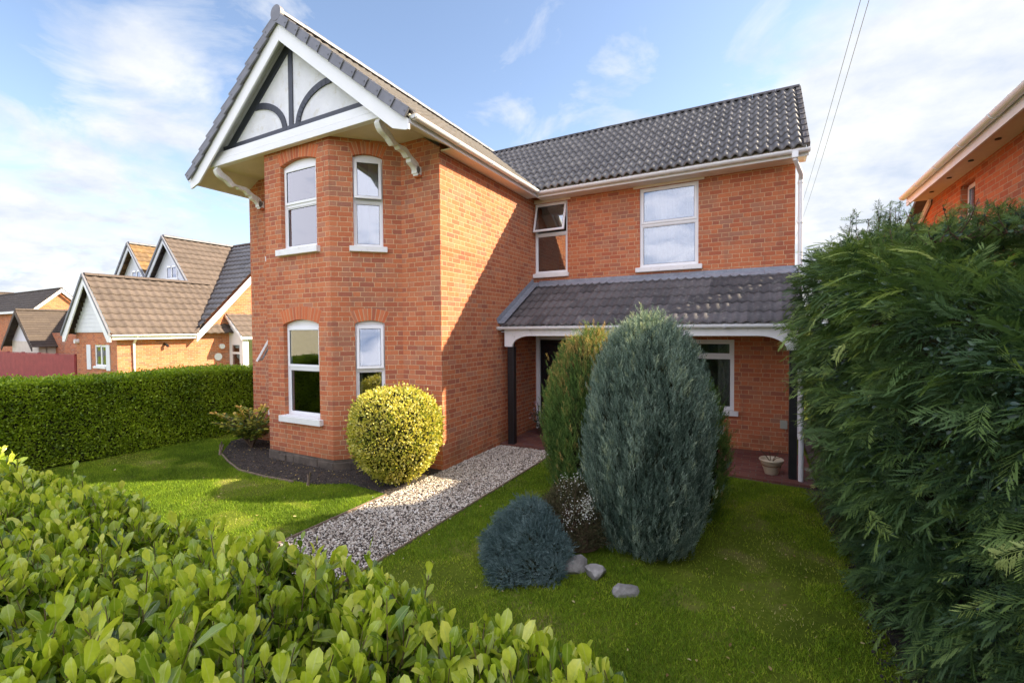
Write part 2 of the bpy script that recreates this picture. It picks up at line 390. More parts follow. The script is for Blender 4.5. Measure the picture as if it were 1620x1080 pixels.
LEAF_T = [(0,0,0), (-.17,.26,.05), (0,.26,0), (.17,.26,.05), (-.29,.6,.07), (0,.6,.0), (.29,.6,.07), (-.2,.88,.02), (0,.9,-.04), (.2,.88,.02), (0,1.02,-.09)]
LEAF_F = [(0,2,1), (0,3,2), (1,2,5,4), (2,3,6,5), (4,5,8,7), (5,6,9,8), (7,8,10), (8,9,10)]
KITE_T = [(0,0,0), (-.3,.5,.08), (0,1,0), (.3,.5,.08)]; KITE_F = [(0,3,2), (0,2,1)]
def frond_template(pairs=12, droop=.35, seed=1, bend=0.):
    """flat feathery spray: axis, alternate branchlets, each with tiny side shoots"""
    T = []; F = []; r = random.Random(seed)
    def add(p):
        T.append((p[0]+bend*p[1]*p[1], p[1], p[2])); return len(T)-1
    for k in range(pairs):
        y = .10+.86*k/(pairs-1)
        for sgn in (-1, 1):
            if r.random() < .12: continue
            yy = y+r.uniform(-.02, .04); ln = (.30*math.sin(math.pi*min(1, (.2+.8*(1-y))))**.8+.05)*r.uniform(.6, 1.25)
            zc = -droop*yy*yy; ang = r.uniform(.75, 1.15)
            b = (0, yy, zc); tip = (sgn*ln*.8, yy+ln*ang, -droop*(yy+ln*.6)**2-r.uniform(.0, .1))
            mid = tuple((b[i]+tip[i])/2 for i in range(3)); w = .014
            F.append((add((b[0], b[1]-w*.6, b[2])), add((mid[0]+sgn*w, mid[1]-w*1.1, mid[2])), add(tip), add((mid[0]-sgn*w, mid[1]+w*1.1, mid[2]))))
            for q in (.22, .42, .6, .8):
                pb = tuple(b[i]*(1-q)+tip[i]*q for i in range(3)); l2 = .11*(1.15-q)*r.uniform(.7, 1.2)
                for s2 in (-1, 1):
                    dx, dy = (sgn*.3, 1.) if s2 > 0 else (sgn*1., .1)
                    e = (pb[0]+dx*l2, pb[1]+dy*l2, pb[2]-.03+r.uniform(-.02, .02)); px, py = -dy*.011, dx*.011
                    F.append((add((pb[0]-px, pb[1]-py, pb[2])), add((pb[0]+px, pb[1]+py, pb[2])), add(e)))
    a = add((-.008, 0, 0)); b = add((.008, 0, 0)); c = add((.006, .6, -droop*.36)); d = add((-.006, .6, -droop*.36)); F.append((a, b, c, d))
    e = add((0, 1.08, -droop*1.15)); F.append((d, c, e))
    return T, F
def plume_template(n=11, spread=.2, up=.3, w=.03):
    T = []; F = []; r = random.Random(3)
    for k in range(n):
        y = .85*k/n; a = k*2.4; l = spread*(1.1-.6*y)
        b = (0, y, 0); tx, tz = math.cos(a)*l, math.sin(a)*l; tip = (tx, y+up, tz)
        px, pz = -math.sin(a)*w, math.cos(a)*w; i = len(T)
        T += [b, (tx*.5+px, y+up*.4, tz*.5+pz), tip, (tx*.5-px, y+up*.4, tz*.5-pz)]; F.append((i, i+1, i+2, i+3))
    return T, F
def ico():
    g = (1+5**.5)/2; v = [(-1,g,0),(1,g,0),(-1,-g,0),(1,-g,0),(0,-1,g),(0,1,g),(0,-1,-g),(0,1,-g),(g,0,-1),(g,0,1),(-g,0,-1),(-g,0,1)]
    f = [(0,11,5),(0,5,1),(0,1,7),(0,7,10),(0,10,11),(1,5,9),(5,11,4),(11,10,2),(10,7,6),(7,1,8),(3,9,4),(3,4,2),(3,2,6),(3,6,8),(3,8,9),(4,9,5),(2,4,11),(6,2,10),(8,6,7),(9,8,1)]
    v = [tuple(np.array(q)/math.hypot(1, g)) for q in v]; return v, f

# ------------------------------------------------------------------ roofs
def tiles(name, P0, U, V, wd, ln, mat, parent, pitch=.15, gauge=.28, amp=.022, lip=.02, clip=None, ns=8, power=1.3, jit=.003):
    P0 = Vector(P0); U = Vector(U).normalized(); V = Vector(V).normalized(); N = U.cross(V)
    if N.z < 0: N = -N
    nu = int(round(wd/pitch))*ns; us = np.linspace(0, wd, nu+1); nc = int(math.ceil(ln/gauge-1e-6))
    prof = amp*(.5+.5*np.cos(2*np.pi*us/pitch))**power
    cos = []; uvs = []; idx = []; base = 0
    P0n, Un, Vn, Nn = (np.array(x) for x in (P0, U, V, N))
    for j in range(nc):
        v0 = j*gauge; v1 = min(ln, v0+gauge+.001)
        # irregular seating of each tile (two rolls per tile)
        tj = rng.normal(size=int(wd/(pitch*2))+3)*jit
        jj = tj[np.clip(((us+(.5*pitch if j % 2 else 0))/(2*pitch)).astype(int), 0, len(tj)-1)]
        vj = rng.normal()*.002
        for (v, h) in ((v0+vj, -.004), (v0+vj, lip), (v1, .001)):
            hh = prof*1.0+h+(jj if h > .01 else 0)
            cos.append(P0n+us[:, None]*Un+v*Vn+hh[:, None]*Nn)
            uvs.append(np.stack([us/pitch, np.full_like(us, (v0+.5*gauge)/gauge)], 1))
        for r in (0, 1):
            a = base+r*(nu+1)+np.arange(nu); q = np.stack([a, a+1, a+nu+2, a+nu+1], 1)
            if clip is not None:
                um = (us[:-1]+us[1:])/2; q = q[[clip(x, v0+gauge*.5) for x in um]]
            idx.append(q)
        base += 3*(nu+1)
    co = np.concatenate(cos); q = np.concatenate(idx)
    return fastmesh(name, co, q.ravel(), np.full(len(q), 4), mat, parent, uv=np.concatenate(uvs), smooth=False)
def ridge(mb, a, b, r=.1, seg=.42, flat=.75):
    a = Vector(a); b = Vector(b); d = (b-a); ln = d.length; d.normalize(); s = d.cross(Vector((0,0,1))).normalized(); n = max(1, round(ln/seg))
    for k in range(n):
        p = a+d*(ln*k/n); q = a+d*(ln*(k+1)/n-.006); rr = r*(1+.03*((k % 2)))
        pts = [p+s*math.cos(t)*rr+Vector((0,0,1))*(math.sin(t)*rr*flat) for t in np.linspace(-.15, math.pi+.15, 9)]
        mb.prism(pts, q-p)

# ------------------------------------------------------------------ windows
def window(parent, O, U, N, w, h, transom=.5, arch=0, open_deg=0, sill=True, curtain=None, mull=0, name='window', sillext=.07, back=.05, trim=False, lowopen=False, fw=.05, sashboth=False, sill_h=.085):
    O = Vector(O); U = Vector(U).normalized(); N = Vector(N).normalized(); Z = Vector((0, 0, 1))
    O2 = O-N*back
    f = MB(); bx = lambda m, u0, u1, z0, z1, d0, d1: m.fbox(O2, U, Z, N, u0, u1, z0, z1, d0, d1)
    hb = h-arch-.02 if arch else h   # height of rectangular frame
    bx(f, 0, fw, 0, hb, -.06, 0); bx(f, w-fw, w, 0, hb, -.06, 0)
    bx(f, fw, w-fw, 0, fw, -.06, .001); bx(f, fw, w-fw, hb-fw, hb, -.06, .001)
    zt = h*transom
    bx(f, fw, w-fw, zt-.03, zt+.03, -.06, .002)
    for k in range(mull):
        um = w*(k+1)/(mull+1); bx(f, um-.03, um+.03, fw, hb-fw, -.06, .003)
    if arch:
        n = 10; pts = [O2+U*0+Z*hb, O2+U*w+Z*hb]
        for k in range(n+1):
            s = 1-k/n; pts.append(O2+U*(w*s)+Z*(h-arch*(2*s-1)**2))
        f.prism([p-N*.05 for p in pts], N*.045)
    fr = f.build(name, M['white'], parent, bevel=.003)
    # sill
    if sill:
        s = MB(); s.fbox(O, U, Z, N, -sillext, w+sillext, -sill_h, 0, -.04, .075); s.fbox(O, U, Z, N, .0, w, 0.0005, .012, -.05, .04)
        s.build('sill', M['paint'], fr, bevel=.006)
    # sashes and panes
    cols = [(fw, w-fw)] if not mull else [(fw if k == 0 else w*k/(mull+1)+.03, w-fw if k == mull else w*(k+1)/(mull+1)-.03) for k in range(mull+1)]
    for (ua, ub) in cols:
        for up in (0, 1):
            za, zb = (fw, zt-.03) if not up else (zt+.03, hb-fw)
            deg = open_deg if up else 0
            sw = .042 if (up or sashboth) else .018
            ov = .014 if (up or sashboth) else 0
            # hinge at the top
            H = O2+Z*(zb+ov)+N*(.018 if ov else -.01)
            ax = U; R = Matrix.Rotation(math.radians(-deg), 3, ax)
            V2 = R @ Z; N2 = R @ N
            if (N2-N).dot(Z) > 0 and deg: pass
            if deg and (H-V2*(zb-za)-O2).dot(N) < 0: R = Matrix.Rotation(math.radians(deg), 3, ax); V2 = R @ Z; N2 = R @ N
            hgt = zb-za+2*ov; a, b = ua-ov, ub+ov
            sm = MB()
            sm.fbox(H, U, V2, N2, a, a+sw, -hgt, 0, -.035, 0); sm.fbox(H, U, V2, N2, b-sw, b, -hgt, 0, -.035, 0)
            sm.fbox(H, U, V2, N2, a+sw, b-sw, -hgt, -hgt+sw, -.035, .001); sm.fbox(H, U, V2, N2, a+sw, b-sw, -sw, 0, -.035, .001)
            sm.build('sash', M['white'], fr, bevel=.003)
            g = MB(); g.fbox(H, U, V2, N2, a+sw-.004, b-sw+.004, -hgt+sw-.004, -sw+.004, -.022, -.014)
            g.build('pane', M['glass'], fr)
            # black gasket
            gk = .006
            gm = MB()
            for q in ((a+sw, a+sw+gk, -hgt+sw, -sw), (b-sw-gk, b-sw, -hgt+sw, -sw), (a+sw+gk, b-sw-gk, -hgt+sw, -hgt+sw+gk), (a+sw+gk, b-sw-gk, -sw-gk, -sw)):
                gm.fbox(H, U, V2, N2, q[0], q[1], q[2], q[3], -.013, -.008)
            gm.build('gasket', M['black'], fr)
    if curtain == 'side':
        for (ua, ub) in ((.02, .02+w*.17), (w-.02-w*.17, w-.02)):
            cm = MB(); n = 14; P = lambda k, z: O2+U*(ua+(ub-ua)*k/n)+Z*z-N*(.13+.022*math.sin(k*1.6+ua))
            for k in range(n): cm.prism([P(k, .02), P(k+1, .02), P(k+1, h-.05), P(k, h-.05)], -N*.004)
            cm.build('curtain', M['drape'], fr, smooth=True)
    elif curtain:
        cm = MB(); n = 60 if curtain == 'net' else 2; amp = .03 if curtain == 'net' else 0
        P = lambda k, z: O2+U*(.02+(w-.04)*k/n)+Z*z-N*(.16+amp*math.sin(k*1.1+.8*math.sin(k*.37))+amp*.6*math.sin(k*.53+1))
        for k in range(n):
            cm.prism([P(k, .02), P(k+1, .02), P(k+1, h-.03), P(k, h-.03)], -N*.004)
        cm.build('net_curtain' if curtain == 'net' else 'blind', M['curtain'] if curtain == 'net' else M['voile'], fr, smooth=True)
    return fr
def arch_ring(parent, O, U, N, w, h, rise, thick=.2, ext=.05):
    """radial brick arch over an opening whose crown is at height h"""
    O = Vector(O); U = Vector(U).normalized(); Z = Vector((0, 0, 1)); mb = MB(); n = max(8, int(w/.07)); n += n % 2 == 0
    half = w/2; R = (half*half+rise*rise)/(2*rise); zc = h-R; a0 = math.asin(half/R)
    C = O+U*half+Z*zc
    k2 = 1.25
    for k in range(n):
        t0 = -a0+2*a0*k/n; t1 = -a0+2*a0*(k+1)/n; g = .004/R
        def P(t, r, fan=1.0): return C+U*(math.sin(t*fan)*r)+Z*(math.cos(t*fan)*r)
        jr = random.uniform(-.0008, .0012)
        fan = 1.0
        ro = R+thick
        pts = [P(t0+g, R), P(t1-g, R), C+U*(math.sin(t1-g)*ro*1.02)+Z*(math.cos(t1)*ro), C+U*(math.sin(t0+g)*ro*1.02)+Z*(math.cos(t0)*ro)]
        col = random.random()
        uo = k*.24+.02; vo = random.randint(0, 9)*.07
        i0 = len(mb.f)
        mb.prism([p-N*.09 for p in pts], N*(.093+jr))
        for q in range(i0, len(mb.f)):
            nl = len(mb.f[q]); mb.uv[q] = [(uo+.03+.0*i, vo+.03) for i in range(nl)]
            mb.uv[q] = [(uo+(0.03, .2, .2, .03)[i % 4], vo+(.02, .02, .05, .05)[i % 4]) for i in range(nl)]
    # mortar bed behind
    pts = [C+U*(math.sin(t)*R*.999)+Z*(math.cos(t)*(R+.001)) for t in np.linspace(-a0, a0, 12)]+[C+U*(math.sin(t)*(R+thick)*1.02)+Z*(math.cos(t)*(R+thick)) for t in np.linspace(a0, -a0, 12)]
    mb.prism([p-N*.089 for p in pts], N*.0905, 1)
    return mb.build('brick_arch', [M['archb'], M['mortar']], parent, bevel=0)
M['archb'] = M['arch']
M['mortar'] = plain('lime_mortar', (.55, .36, .22), .95, .15, 20)

V3 = Vector; X_ = V3((1,0,0)); Y_ = V3((0,1,0)); Z_ = V3((0,0,1))
# ================================================================== MAIN HOUSE
H0 = 4.95; ZS = 5.17
house = thing('brick_house', (0, 0, 0), 'large red brick house with a half-timbered front gable, bay windows and a tiled porch', 'house')
x0w, xr = -4.75, 0.0
bx1, bx2, bx3, bx0, by = -3.105, -1.537, -.77, -3.872, -.767
cu = V3((1, 1, 0)).normalized()                      # along right cant
cn = V3((1, -1, 0)).normalized()
cl = math.hypot(bx3-bx2, by)
mb = MB()
wall(mb, (x0w, 0), (bx0, 0), -.05, ZS)
LU, LV = (.83, 2.36, .78, 2.37), (3.5, 4.975)
hw = (bx1+.42, bx2-.285)
wall(mb, (bx1, by), (bx2, by), .16, ZS, [(.42, 1.283, .78, 2.37), (.42, 1.283, 3.52, 4.97)])
wall(mb, (bx2, by), (bx3, 0), .16, ZS, [(.35, .80, .78, 2.34), (.35, .80, 3.50, 4.955)])
wall(mb, (bx0, 0), (bx1, by), .16, ZS, [(cl-.80, cl-.35, .78, 2.34), (cl-.80, cl-.35, 3.50, 4.955)])
# slightly irregular rubble plinth is its own part below
# wing front right strip whose top follows the rake
for (xa, xb) in ((bx3, -.30), (-.30, 0)):
    za = ZS; zb = ZS if xb < 0 else H0+.02
    mb.face([V3((xa, 0, -.05)), V3((xb, 0, -.05)), V3((xb, 0, zb)), V3((xa, 0, za))])
wall(mb, (0, 0), (0, L), -.05, H0+.1)
# main front wall
mw = [(.02, .77, 3.37, 4.87), (2.26, 3.32, 3.35, 4.87), (2.40, 3.92, .70, 1.97), (.04, 1.0, .02, 2.03)]
wall(mb, (0, L), (W, L), -.05, H0+.1, mw)
wall(mb, (W, L), (W, 7.0), -.05, 5.3); wall(mb, (W, 7.0), (x0w, 7.0), -.05, 5.3); wall(mb, (x0w, 7.0), (x0w, 0), -.05, H0)
# right gable end triangle
mb.face([V3((W, L, 5.3)), V3((W, 7.0, 5.3)), V3((W, 5.17, 6.85))])
mb.build('wall', M['brick'], house)
# plinth under the bay
mb = MB()
for a, b in (((bx0, 0), (bx1, by)), ((bx1, by), (bx2, by)), ((bx2, by), (bx3, 0))):
    a = V3((*a, 0)); b = V3((*b, 0)); u = (b-a).normalized(); n = V3((u.y, -u.x, 0)); ln = (b-a).length; s = 0
    while s < ln-.02:
        w_ = min(random.uniform(.16, .34), ln-s); o = random.uniform(.005, .03)
        mb.fbox(a, u, Z_, n, s, s+w_-.004, -.05, .158+random.uniform(-.06, 0), -.1, o); s += w_
    mb.fbox(a, u, Z_, n, 0, ln, .1, .159, -.1, -.002)
mb.build('plinth', M['conc'], house, bevel=.012)
# floors and dark rooms inside
mb = MB()
mb.box((x0w+.1, .15, 2.75), (-.1, 6.9, 2.9)); mb.box((0, L+.15, 2.75), (W-.1, 6.9, 2.9)); mb.box((x0w+.1, .15, 5.02), (-.1, 6.9, 5.08)); mb.box((0, L+.15, 5.02), (W-.1, 6.9, 5.08))
mb.box((-3.7, -.0, 2.75), (-.9, .15, 2.9)); mb.box((x0w+.1, 2.8, 0), (-.15, 2.9, 5)); mb.box((1.4, L+.12, 0), (1.5, 6.9, 5)); mb.box((0.0, 5.2, 0), (W-.1, 5.3, 5)); mb.box((-.12, .2, .0), (-.08, L+1.6, 5))
mb.box((x0w+.1, .15, -.02), (-.1, 6.9, .04)); mb.box((0, L+.15, -.02), (W-.1, 6.9, .04))
mb.build('interior_walls', M['inner'], house)
# windows -- bay front
bo = V3((bx1, by, 0))
for zb, hh in ((.78, 1.59), (3.52, 1.45)):
    O = bo+X_*.42+Z_*zb
    window(house, O, X_, -Y_, .863, hh, transom=.5, arch=.075, curtain='blind' if zb > 3 else 'side', back=.07, sashboth=False, sill_h=.1)
    arch_ring(house, O, X_, -Y_, .863, hh, .075, thick=.195 if zb > 3 else .21)
    for (rt, o_, u_, n_) in ((1, V3((bx2, by, 0)), cu, cn), (0, V3((bx0, 0, 0)), V3((1, -1, 0)).normalized(), V3((-1, -1, 0)).normalized())):
        st = .35 if rt else cl-.80
        h2 = 1.56 if zb < 3 else 1.455; zz = .78 if zb < 3 else 3.50
        O = o_+u_*st+Z_*zz
        od = (5 if zb < 3 else 8) if rt else (28 if zb < 3 else 6)
        window(house, O, u_, n_, .45, h2, transom=.5, arch=.045, open_deg=od, curtain='blind' if zb > 3 else 'side', back=.06, sill_h=.085, sillext=.06, fw=.035)
        arch_ring(house, O, u_, n_, .45, h2, .045, thick=.19)
# main wall windows
wf = window(house, V3((.02, L, 3.37)), X_, -Y_, .75, 1.5, transom=.56, open_deg=16, back=.03, sillext=.03, fw=.04)
wf = window(house, V3((2.26, L, 3.35)), X_, -Y_, 1.06, 1.52, transom=.54, back=.03, curtain='net', fw=.045, open_deg=0)
mb = MB(); mb.box((0.02, L-.03, 4.873), (.84, L+.02, 4.945)); mb.cut(); mb.box((2.14, L-.03, 4.873), (3.42, L+.02, 4.945)); mb.build('window_head', M['soffit'], house, bevel=.003)
window(house, V3((2.40, L, .70)), X_, -Y_, 1.52, 1.27, transom=.76, back=.03, mull=1, fw=.05, curtain='side')
# door
d = MB(); d.box((.04, L-.03, .02), (.13, L+.06, 2.03)); d.box((.93, L-.03, .02), (1.0, L+.06, 2.03)); d.box((.13, L-.03, 1.96), (.93, L+.06, 2.03))
dr = d.build('front_door', M['white'], house, bevel=.004)
d = MB(); d.box((.13, L+.01, .03), (.93, L+.055, 1.96))
for (a, b, c, e) in ((.2, .5, .12, .85), (.56, .86, .12, .85), (.2, .5, 1.0, 1.86), (.56, .86, 1.0, 1.86)): 
    d.box((a, L-.002, c), (b, L+.011, c+.03)); d.box((a, L-.002, e-.03), (b, L+.011, e)); d.box((a, L-.002, c+.03), (a+.03, L+.011, e-.03)); d.box((b-.03, L-.002, c+.03), (b, L+.011, e-.03))
d.build('door_panel', M['door'], dr, bevel=.003)
d = MB(); d.lathe((0, 0, 0), [(0, 0), (.012, .0), (.012, .03), (.03, .035), (.034, .05), (.026, .068), (0, .074)], 16)
d.v = [(.84+x, L-.0-z+.005, 1.02+y) for x, y, z in d.v]; d.build('door_knob', M['brass'], dr, smooth=True)

# ---------------- wing roof (ridge along Y)
RX, RZ = -2.35, 7.12; EX, EZ = .27, 5.03; YG = -1.0; sl = (RZ-EZ)/(EX-RX)
vr = V3((RX-EX, 0, RZ-EZ)); vl = V3((EX-RX, 0, RZ-EZ)); sln = vr.length
roof_r = tiles('roof', (EX, YG, EZ), (0, 1, 0), vr, 7.4, sln, M['tile_w'], house, pitch=.165, gauge=.29, amp=.022, lip=.024)
tiles('roof', (2*RX-EX, 6.4, EZ), (0, -1, 0), vl, 7.4, sln, M['tile_w'], house, pitch=.165, gauge=.29)
mb = MB(); ridge(mb, (RX, YG+.02, RZ+.01), (RX, 6.4, RZ+.01), .12); 
# round ridge end cap facing the street
mb.tube([(RX, YG-.035, RZ+.02), (RX, YG+.03, RZ+.02)], .12, 20)
mb.build('ridge_tiles', M['verge'], house)
# deck under tiles
mb = MB()
for s in (1, -1):
    mb.cut(); a = V3((RX+s*(EX-RX), 0, EZ)); nn = V3((s*sl, 0, 1)).normalized(); e = V3((RX, 0, RZ))
    mb.prism([V3((a.x, YG+.02, a.z))-nn*.012, V3((e.x, YG+.02, e.z))-nn*.012, V3((e.x, YG+.02, e.z))-nn*.05, V3((a.x, YG+.02, a.z))-nn*.05], Y_*7.3)
mb.build('roof_deck', M['soffit'], house)
# verge caps: stepped overlapping units down each rake
mb = MB()
for s in (1, -1):
    a = V3((RX+s*(EX-RX), YG, EZ)); v = V3((-s*(EX-RX), 0, RZ-EZ)).normalized(); nn = V3((s*sl, 0, 1)).normalized(); n = 11; st = (sln-.06)/n
    for k in range(n):
        p = a+v*(st*k-.01)
        # front cheek, a tilted plate whose lower end stands proud of the next
        q = [p+nn*.052-Y_*.05, p+v*(st+.02)+nn*.036-Y_*.03, p+v*(st+.02)-nn*.10-Y_*.03, p-nn*.088-Y_*.05]
        mb.prism(q, Y_*.03)
        q = [p+nn*.056-Y_*.052, p+v*(st+.02)+nn*.038-Y_*.032, p+v*(st+.02)+nn*.022-Y_*.032, p+nn*.034-Y_*.052]
        mb.prism(q, Y_*.14)
        mb.tube([p+v*.05+nn*(-.02)-Y_*.056, p+v*.05+nn*(-.02)-Y_*.04], .008, 8)
mb.build('verge_caps', M['verge'], house, bevel=.003)
# barge boards
mb = MB()
for s in (1, -1):
    nn = V3((s*sl, 0, 1)).normalized(); v = V3((-s*(EX-RX), 0, RZ-EZ)).normalized()
    up = .075; dn = .30
    def at(x, off):       # point on line parallel to slope
        z0 = EZ+(EX-RX-abs(x-RX))*sl; return V3((x, 0, z0-off/nn.z))
    xo = RX+s*(EX-RX-.02); mb.cut()
    pts = [at(xo, up), at(RX, up), at(RX, dn), at(RX+s*(EX-RX-.30), dn), V3((xo-s*.06, 0, EZ-.21)), V3((xo, 0, EZ-.21))]
    mb.prism([V3((p.x, YG+.01, p.z)) for p in pts], Y_*.03)
    # soffit return behind the board
    pts = [at(xo-s*.1, .055), at(RX, .055), at(RX, .09), at(xo-s*.1, .09)]
    mb.prism([V3((p.x, YG+.04, p.z)) for p in pts], Y_*.22)
mb.build('barge_boards', M['white'], house, bevel=.004)
# gable infill: rendered panel with dark timbers
def rake_z(x, off): return EZ+(EX-RX-abs(x-RX))*sl-off
YP = -.78
mb = MB(); mb.prism([V3((RX-2.2, YP, 5.2)), V3((RX+2.2, YP, 5.2)), V3((RX+2.2, YP, rake_z(RX+2.2, .1))), V3((RX, YP, rake_z(RX, .1))), V3((RX-2.2, YP, rake_z(RX-2.2, .1)))], Y_*.08)
gp = mb.build('gable_panel', M['render'], house)
mb = MB(); zb = 5.45; tw = .075
def bar(p, q, w, yo=0):
    p = V3(p); q = V3(q); d = (q-p).normalized(); n = V3((-d.z, 0, d.x)); y = V3((0, YP-.02-yo, 0))
    mb.prism([y+p+n*w/2, y+q+n*w/2, y+q-n*w/2, y+p-n*w/2], Y_*(.018+yo))
bar((RX-1.86, 0, zb), (RX+1.86, 0, zb), .1)
bar((RX, 0, zb), (RX, 0, 6.9), .095, .002)
for s in (1, -1): bar((RX+s*1.95, 0, rake_z(RX+s*1.95, .33)), (RX, 0, rake_z(RX, .33)), .13, .001)
for s in (1, -1):
    # quarter curve from near the post foot outwards to the rake
    A = V3((RX+s*.16, 0, zb)); B = V3((RX+s*.92, 0, rake_z(RX+s*.92, .40))); 
    pts = []
    for k in range(13):
        t = k/12*math.pi/2; pts.append(V3((A.x+(B.x-A.x)*(1-math.cos(t)), 0, A.z+(B.z-A.z)*math.sin(t))))
    for p, q in zip(pts, pts[1:]): bar(p, q+(q-p)*.08, .1, .003)
mb.build('curved_timbers', M['timber'], gp)
# moulded beam under the gable
mb = MB(); xe = 2.0
mb.box((RX-2.25, -.90, 5.14), (RX+2.25, -.80, 5.24)); mb.box((RX-2.12, -.885, 5.248), (RX+2.12, -.79, 5.31)); mb.box((RX-2.02, -.865, 5.318), (RX+2.02, -.785, 5.385)); mb.box((RX-2.1, -.83, 5.15), (RX+2.1, -.79, 5.38)); mb.box((RX-1.95, -.85, 5.388), (RX+1.95, -.781, 5.40))
mb.build('gable_beam', M['white'], house, bevel=.006)
# flat soffit under the gable and sloping side returns
mb = MB()
mb.box((RX-2.10, -.99, 5.155), (RX+2.10, .04, 5.175)) if False else mb.box((RX-2.08, -.80, 5.172), (RX+2.08, .06, 5.19))
for s in (1, -1):
    xa = RX+s*2.08; xb = RX+s*(EX-RX-.03)
    mb.hexa([V3(p) for p in ((xa, -.955, 5.172), (xb, -.955, 4.915), (xb, .03, 4.915), (xa, .03, 5.172), (xa, -.955, 5.19), (xb, -.955, 4.933), (xb, .03, 4.933), (xa, .03, 5.19))])
    mb.box((min(xb, xb-s*.32), .03, 4.915), (max(xb, xb-s*.32), L-.33 if s > 0 else 6.4, 4.933))
mb.build('soffit', M['soffit'], house)
# side fascia + half round gutter with brackets
def gutter(pts, name='gutter', r=.055, parent=house, mat=None, out=None):
    """open half-round gutter along a straight run"""
    a, b = V3(pts[0]), V3(pts[1]); d = (b-a).normalized(); s = d.cross(Z_).normalized(); m = MB()
    prof = [(math.cos(t)*r, math.sin(t)*r) for t in np.linspace(math.pi, 2*math.pi, 11)]+[(math.cos(t)*(r-.006), math.sin(t)*(r-.006)) for t in np.linspace(2*math.pi, math.pi, 11)]
    m.prism([a+s*x+Z_*z for x, z in prof], b-a)
    ln = (b-a).length; n = max(2, int(ln/.9))
    for k in range(n+1):
        p = a+d*(ln*(k+.03)/(n+.06)); m.prism([p+s*(x*1.12)+Z_*(z*1.12-.001) for x, z in prof[:11]]+[p+s*(-x*1.0)+Z_*(.004) for x, z in prof[:1]], d*.03)
    for e in (a, b): m.prism([e+s*x*.99+Z_*z*.99 for x, z in prof[:11]], d*.006)
    return m.build(name, mat or M['white'], parent)
mb = MB()
mb.box((EX-.045, YG+.05, 4.905), (EX-.02, L-.30, 5.0)); mb.cut(); mb.box((2*RX-EX+.02, YG+.05, 4.905), (2*RX-EX+.045, 6.3, 5.0))
mb.cut(); mb.box((EX-.02, L-.345, 4.905), (W+.16, L-.32, 5.0))
mb.build('fascia', M['white'], house, bevel=.003)
gutter(((EX+.035, YG+.03, 5.005), (EX+.035, L-.36, 5.005)))
gutter(((EX-.02, L-.40, 5.0), (W+.17, L-.40, 5.0)))
gutter(((2*RX-EX-.035, YG+.03, 5.005), (2*RX-EX-.035, 6.3, 5.005)))
mb = MB(); mb.box((EX-.045, L-.32, 4.912), (W+.14, L-.002, 4.93)); mb.build('main_soffit', M['soffit'], house)
# scrolled brackets
def bracket(top, bot):
    top = V3(top); bot = V3(bot); m = MB(); n = 26; wv = V3((.095, 0, 0))
    d = bot-top; pts = []
    side = V3((0, d.z, -d.y)).normalized()     # perpendicular in the YZ plane
    if side.z < 0: side = -side
    outer = []; inner = []
    for k in range(n+1):
        t = k/n
        wob = .06*math.sin(t*math.pi*2.0)+.02*math.sin(t*math.pi*6)
        notch = -.045 if (.42 < t < .5 or .7 < t < .74) else 0
        th = .10+.02*math.cos(t*6.28)
        c_ = top+d*t+side*(-wob)
        outer.append(c_-side*(th*.5+notch)); inner.append(c_+side*th*.5)
    for k in range(n):
        m.hexa([outer[k], outer[k+1], inner[k+1], inner[k], outer[k]+wv, outer[k+1]+wv, inner[k+1]+wv, inner[k]+wv])
    m.box((bot.x-.01, bot.y-.06, bot.z-.02), (bot.x+.095, -.003, bot.z+.10))
    o = m.build('bracket', M['bracket'], house, bevel=.004)
    m = MB(); m.box((bot.x-.015, -.06, bot.z-.06), (bot.x+.1, -.002, bot.z-.022)); m.build('corbel', M['archb'], o, bevel=.008)
bracket((-.44, -.88, 5.13), (-.44, -.06, 4.62)); bracket((-4.36, -.88, 5.13), (-4.36, -.06, 4.62))
# ---------------- main roof (ridge along X)
MY, MZ = 5.17, 6.93; EY, EZ2 = L-.38, 5.04
ms = V3((0, MY-EY, MZ-EZ2)); ml = ms.length
tiles('roof', (-2.6, EY, EZ2), (1, 0, 0), ms, W+.14+2.6, ml, M['tile'], house, pitch=.152, gauge=ml/10.4, amp=.06, lip=.034, ns=12, power=1.0)
tiles('roof', (W+.14, 2*MY-EY, EZ2), (-1, 0, 0), V3((0, EY-MY, MZ-EZ2)), W+.14+2.6, ml, M['tile'], house, pitch=.152, gauge=.28)
mb = MB(); ridge(mb, (-2.1, MY, MZ+.012), (W+.16, MY, MZ+.012), .10, flat=.6); mb.build('ridge_tiles', M['tile_p'], house)
mb = MB()
nn = V3((0, -(MZ-EZ2), MY-EY)).normalized(); v = ms.normalized()
for k in range(11):
    p = V3((W+.14, EY, EZ2))+v*(ml/11*k)
    mb.prism([p+nn*.06, p+v*(ml/11+.02)+nn*.042, p+v*(ml/11+.02)-nn*.07, p-nn*.055], X_*.035)
    mb.prism([p+nn*.062-X_*.05, p+v*(ml/11+.02)+nn*.044-X_*.05, p+v*(ml/11+.02)+nn*.03-X_*.05, p+nn*.045-X_*.05], X_*.085)
mb.build('verge_caps', M['tile_p'], house, bevel=.003)
mb = MB()
mb.prism([V3((-2.3, EY+.01, EZ2-.02)), V3((-2.3, MY, MZ-.02)), V3((-2.3, MY, MZ-.07)), V3((-2.3, EY+.01, EZ2-.07))], X_*(W+.14+2.28)); mb.build('roof_deck', M['soffit'], house)
mb = MB()
mb.prism([V3((W+.11, EY+.02, EZ2-.06)), V3((W+.11, MY, MZ-.06)), V3((W+.11, MY, MZ-.25)), V3((W+.11, L-.05, 4.91)), V3((W+.11, EY+.02, 4.91))], X_*.022)
mb.build('barge_boards', M['white'], house)
